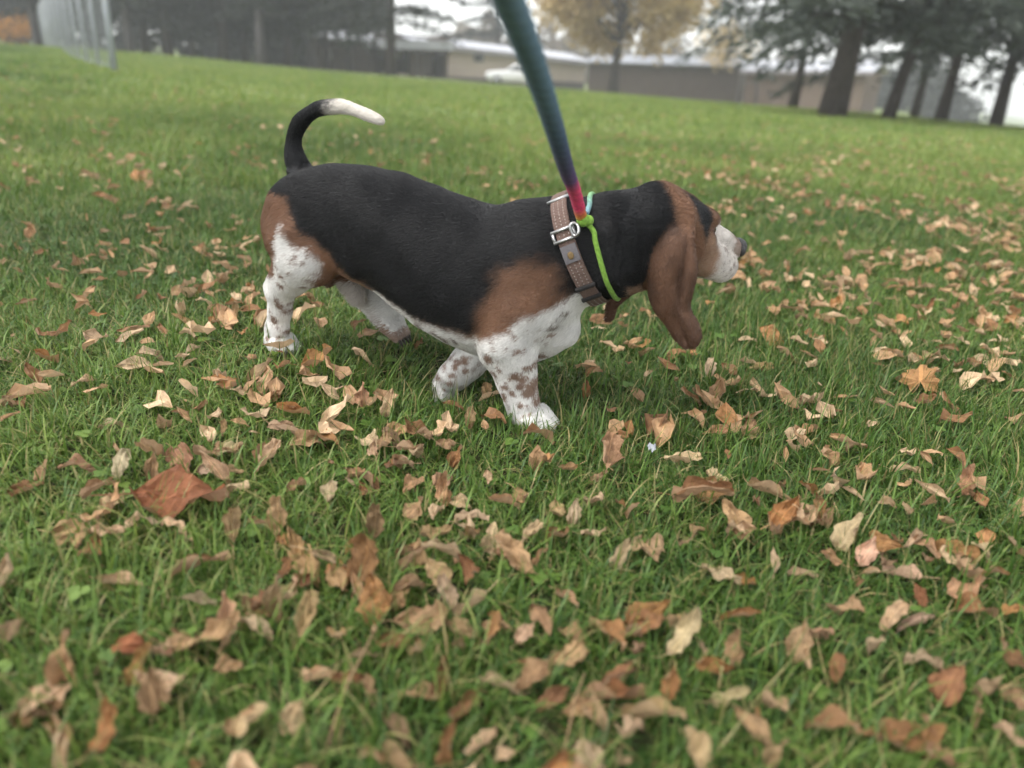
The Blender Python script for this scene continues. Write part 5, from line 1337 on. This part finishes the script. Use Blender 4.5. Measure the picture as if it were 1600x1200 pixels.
def tuft(seed, nb, rad_, h, wid, segs=4, clover=False):
    r = np.random.default_rng(seed); V = []; F = []; C = []
    for _ in range(nb):
        x0, y0 = r.uniform(-.5, .5, 2) * rad_
        H_ = h * (r.uniform(.45, 1.15) if r.random() < .8 else r.uniform(1.1, 1.9)); W = wid * r.uniform(.5, 1.5); d = r.uniform(0, 2 * math.pi); lean = abs(r.normal(0.0, 1.0)) + .10; curl = r.uniform(-0.2, 1.8) if r.random() < .75 else r.uniform(1.5, 2.8)
        dx, dy = math.cos(d), math.sin(d); sx_, sy_ = -dy, dx; tone = float(np.clip(r.beta(1.3, 1.5), 0, 1)); dryv = r.uniform(.6, 1) if r.random() < 0.10 else (0.3 if r.random() < .12 else 0.0)
        n0 = len(V); px_, pz_ = 0.0, 0.0; ang = lean * .6
        for k in range(segs + 1):
            t = k / segs; w = W * .5 * (1 - t ** 1.7) * (0.75 + .5 * min(t * 3, 1) * .5)
            cx, cy = x0 + dx * px_, y0 + dy * px_
            if k < segs:
                V += [(cx + sx_ * w, cy + sy_ * w, pz_ - .006 * (k == 0)), (cx - sx_ * w, cy - sy_ * w, pz_ - .006 * (k == 0))]
            else: V.append((cx, cy, pz_))
            tt = np.clip(tone + 0.10 * (t - .5), 0, 1); C += [(tt, dryv, 0)] * (2 if k < segs else 1)
            ang = lean * .75 + curl * t; px_ += H_ / segs * math.sin(ang); pz_ += H_ / segs * math.cos(ang)
        for k in range(segs - 1): F.append((n0 + 2 * k, n0 + 2 * k + 1, n0 + 2 * k + 3, n0 + 2 * k + 2))
        F.append((n0 + 2 * segs - 2, n0 + 2 * segs - 1, n0 + 2 * segs))
    for _ in range(int(clover) if seed % 3 == 0 else int(clover) // 4):      # clover and small broad weeds between the blades
        x0, y0 = r.uniform(-.5, .5, 2) * rad_; z0 = r.uniform(.012, .028); d = r.uniform(0, 6.28); tl = r.uniform(-.4, .4); tone = r.uniform(.35, .75); R_ = r.uniform(.004, .0075)
        for q in range(3):
            a = d + q * 2.094; cx, cy = x0 + math.cos(a) * R_ * .95, y0 + math.sin(a) * R_ * .95; n0 = len(V)
            for k in range(7):
                w = 6.283 * k / 7; V.append((cx + R_ * math.cos(w), cy + R_ * math.sin(w), z0 + tl * R_ * math.cos(w) + .15 * R_ * math.sin(w))); C.append((tone, 0, 0))
            F.append(tuple(range(n0, n0 + 7)))
    me = mesh('grass_tuft', np.array(V), F, [m_grass]); set_color(me, 'blade', np.array(C)); return bpy.data.objects.new('grass_tuft', me)

def grass_field(name, label, tufts, P, rot, scl, patch):
    """one object: points carrying tufts as instances"""
    me = bpy.data.meshes.new(name); me.vertices.add(len(P)); me.vertices.foreach_set('co', P.astype(np.float32).ravel())
    for nm, tp, dat in (('rot', 'FLOAT_VECTOR', rot), ('scl', 'FLOAT_VECTOR', scl), ('patch', 'FLOAT', patch)):
        at = me.attributes.new(nm, tp, 'POINT'); at.data.foreach_set('vector' if tp == 'FLOAT_VECTOR' else 'value', dat.astype(np.float32).ravel())
    idx = me.attributes.new('pick', 'INT', 'POINT'); idx.data.foreach_set('value', np.random.default_rng(9).integers(0, len(tufts), len(P)).astype(np.int32))
    o = obj(name, me); tag(o, label, 'grass', kind='stuff')
    ng = bpy.data.node_groups.new(name, 'GeometryNodeTree'); ng.interface.new_socket('Geometry', in_out='INPUT', socket_type='NodeSocketGeometry'); ng.interface.new_socket('Geometry', in_out='OUTPUT', socket_type='NodeSocketGeometry')
    gi = ng.nodes.new('NodeGroupInput'); go = ng.nodes.new('NodeGroupOutput'); ins = ng.nodes.new('GeometryNodeInstanceOnPoints'); jn = ng.nodes.new('GeometryNodeJoinGeometry')
    for t in reversed(tufts):
        oi_ = ng.nodes.new('GeometryNodeObjectInfo'); oi_.inputs['Object'].default_value = t; oi_.inputs['As Instance'].default_value = True; ng.links.new(oi_.outputs['Geometry'], jn.inputs[0])
    ins.inputs['Pick Instance'].default_value = True
    def attr(nm, tp):
        a = ng.nodes.new('GeometryNodeInputNamedAttribute'); a.data_type = tp; a.inputs['Name'].default_value = nm; return a.outputs['Attribute']
    ng.links.new(gi.outputs[0], ins.inputs['Points']); ng.links.new(jn.outputs[0], ins.inputs['Instance'])
    ng.links.new(attr('pick', 'INT'), ins.inputs['Instance Index']); 
    er = ng.nodes.new('FunctionNodeEulerToRotation'); ng.links.new(attr('rot', 'FLOAT_VECTOR'), er.inputs[0]); ng.links.new(er.outputs[0], ins.inputs['Rotation'])
    ng.links.new(attr('scl', 'FLOAT_VECTOR'), ins.inputs['Scale']); ng.links.new(ins.outputs[0], go.inputs[0])
    md = o.modifiers.new('tufts', 'NODES'); md.node_group = ng
    return o

rg = np.random.default_rng(23)
def patchy(X, Y):
    P = np.stack([X, Y, np.zeros_like(X)], 1); v = 0.6 * lat_noise(P + 40, 0.9, 31) + 0.4 * lat_noise(P + 40, 2.6, 32); v = (v - .5) * 1.1 + .52
    v += 0.50 * sstep(2.0, 9.0, Y)  # far lawn made paler in its colour, standing in for distance haze
    mound = sstep(0, 1.2, -6.9 - X - (Y - 13) * 0.62) * (Y > 9); return np.clip(v - .35 * mound, 0, 1)
def field(name, label, tiles, size, y0, y1, margin, smin, smax, wedge=0.75):
    """tiles of turf laid edge to edge over the part of the lawn that can be seen"""
    ny = int((y1 - y0) / size); P = []
    for j in range(ny):
        y = y0 + (j + .5) * size; hw = margin + wedge * max(y, .2); nx = int(2 * hw / size) + 1
        for i in range(nx): P.append(((i - (nx - 1) / 2) * size + rg.uniform(-.12, .12) * size, y + rg.uniform(-.12, .12) * size))
    P = np.array(P); x, y = P[:, 0], P[:, 1]; k = len(x); e = size * .5
    sx_ = (terrain(x + e, y) - terrain(x - e, y)) / (2 * e); sy_ = (terrain(x, y + e) - terrain(x, y - e)) / (2 * e)
    rot = np.zeros((k, 3)); q = rg.integers(0, 4, k) * (math.pi / 2) + rg.normal(0, .12, k)
    for i in range(k):
        nrm = Vector((-sx_[i], -sy_[i], 1)).normalized(); R = nrm.to_track_quat('Z', 'Y').to_matrix() @ Matrix.Rotation(float(q[i]), 3, 'Z'); rot[i] = R.to_euler()
    hgt = rg.uniform(smin, smax, k) * (0.75 + 0.5 * lat_noise(np.stack([x + 50, y + 50, 0 * x], 1), 1.3, 33))
    return grass_field(name, label, tiles, np.stack([x, y, terrain(x, y) - .003], 1), rot, np.stack([np.ones(k), np.ones(k), hgt], 1), patchy(x, y))
def tile(seed, n, size, h, wid, segs, clover=0): return tuft(seed, n, size, h, wid, segs, clover)
T_NEAR = [tile(100 + i, 520, 0.11, 0.046, 0.0027, 4, 5) for i in range(8)]
T_MID = [tile(140 + i, 900, 0.27, 0.050, 0.0044, 3) for i in range(6)]
T_FAR = [tile(180 + i, 900, 0.85, 0.055, 0.011, 2) for i in range(5)]
field('lawn_grass', 'short green lawn grass round the dog and the camera', T_NEAR, 0.10, -0.58, 3.02, 1.0, 0.8, 1.25, 1.1)
field('lawn_grass', 'green lawn grass stretching behind the dog', T_MID, 0.25, 3.0, 8.0, 1.3, 0.8, 1.25, 1.25)
field('lawn_grass', 'far green lawn grass reaching back to the trees and buildings', T_FAR, 0.8, 8.0, 34.0, 4.0, 0.85, 1.3, 1.2)

# ------------------------------------------------------------------ small things in the grass
m_stem = noise_mat('dry_stem', (0.14, 0.09, 0.045), (0.23, 0.155, 0.08), 120, 0.8, 0.3)
m_paper = noise_mat('white_scrap', (0.30, 0.31, 0.34), (0.42, 0.43, 0.46), 80, 0.7, 0.2)
b = MB(); b.tube([(-0.120, 0.592, 0.055), (-0.127, 0.565, 0.047), (-0.133, 0.540, 0.043), (-0.136, 0.505, 0.036), (-0.139, 0.470, 0.024)], [.0011, .0012, .0017, .0012, .0011], 6); b.ball((-0.132, 0.541, 0.043), (.004, .002, .002), 8, 6); b.ball((-0.119, 0.596, 0.057), (.003, .005, .004), 8, 6)
tag(b.build('dry_stem', m_stem, None), 'dry stem with a knot standing in the grass at the bottom, left of centre', 'stem')
b = MB(); b.tube([(0.086, 0.563, 0.05), (0.076, 0.535, 0.045), (0.070, 0.508, 0.036), (0.060, 0.472, 0.022)], [.0010, .0011, .0011, .0010], 6)
tag(b.build('dry_stem', m_stem, None), 'thin curved leaf stalk in the grass at the bottom, right of centre', 'stem')
b = MB(); V = []
for i in range(5):
    for j in range(4): V.append((0.221 + (i - 2) * .0028 + .001 * math.sin(j * 4), 1.055 + (j - 1.5) * .0034 + .002 * math.sin(i * 3), 0.038 + tz(0.22, 1.05) + 0.004 * math.sin(i * 2.1 + j * 1.7) + .002 * j))
b.add(V, [(i * 4 + j, (i + 1) * 4 + j, (i + 1) * 4 + j + 1, i * 4 + j + 1) for i in range(4) for j in range(3)])
tag(b.build('paper_scrap', m_paper, None, False), 'tiny crumpled scrap of white paper in the grass right of the dog', 'litter')


# ------------------------------------------------------------------ haze
hz = MB(); hz.box((0, 198, 1.0), (606, 422, 34.0))
mh = bpy.data.materials.new('haze_air'); mh.use_nodes = True; nh = mh.node_tree; nh.nodes.clear()
oh = nh.nodes.new('ShaderNodeOutputMaterial'); pv = nh.nodes.new('ShaderNodeVolumePrincipled'); pv.inputs['Density'].default_value = 0.0019; pv.inputs['Color'].default_value = (0.93, 0.95, 1.0, 1); pv.inputs['Anisotropy'].default_value = 0.2
nh.links.new(pv.outputs[0], oh.inputs['Volume'])
ho = hz.build('haze', mh, None, False); tag(ho, kind='stuff', label='thin pale autumn haze filling the air over the whole park', cat='haze')
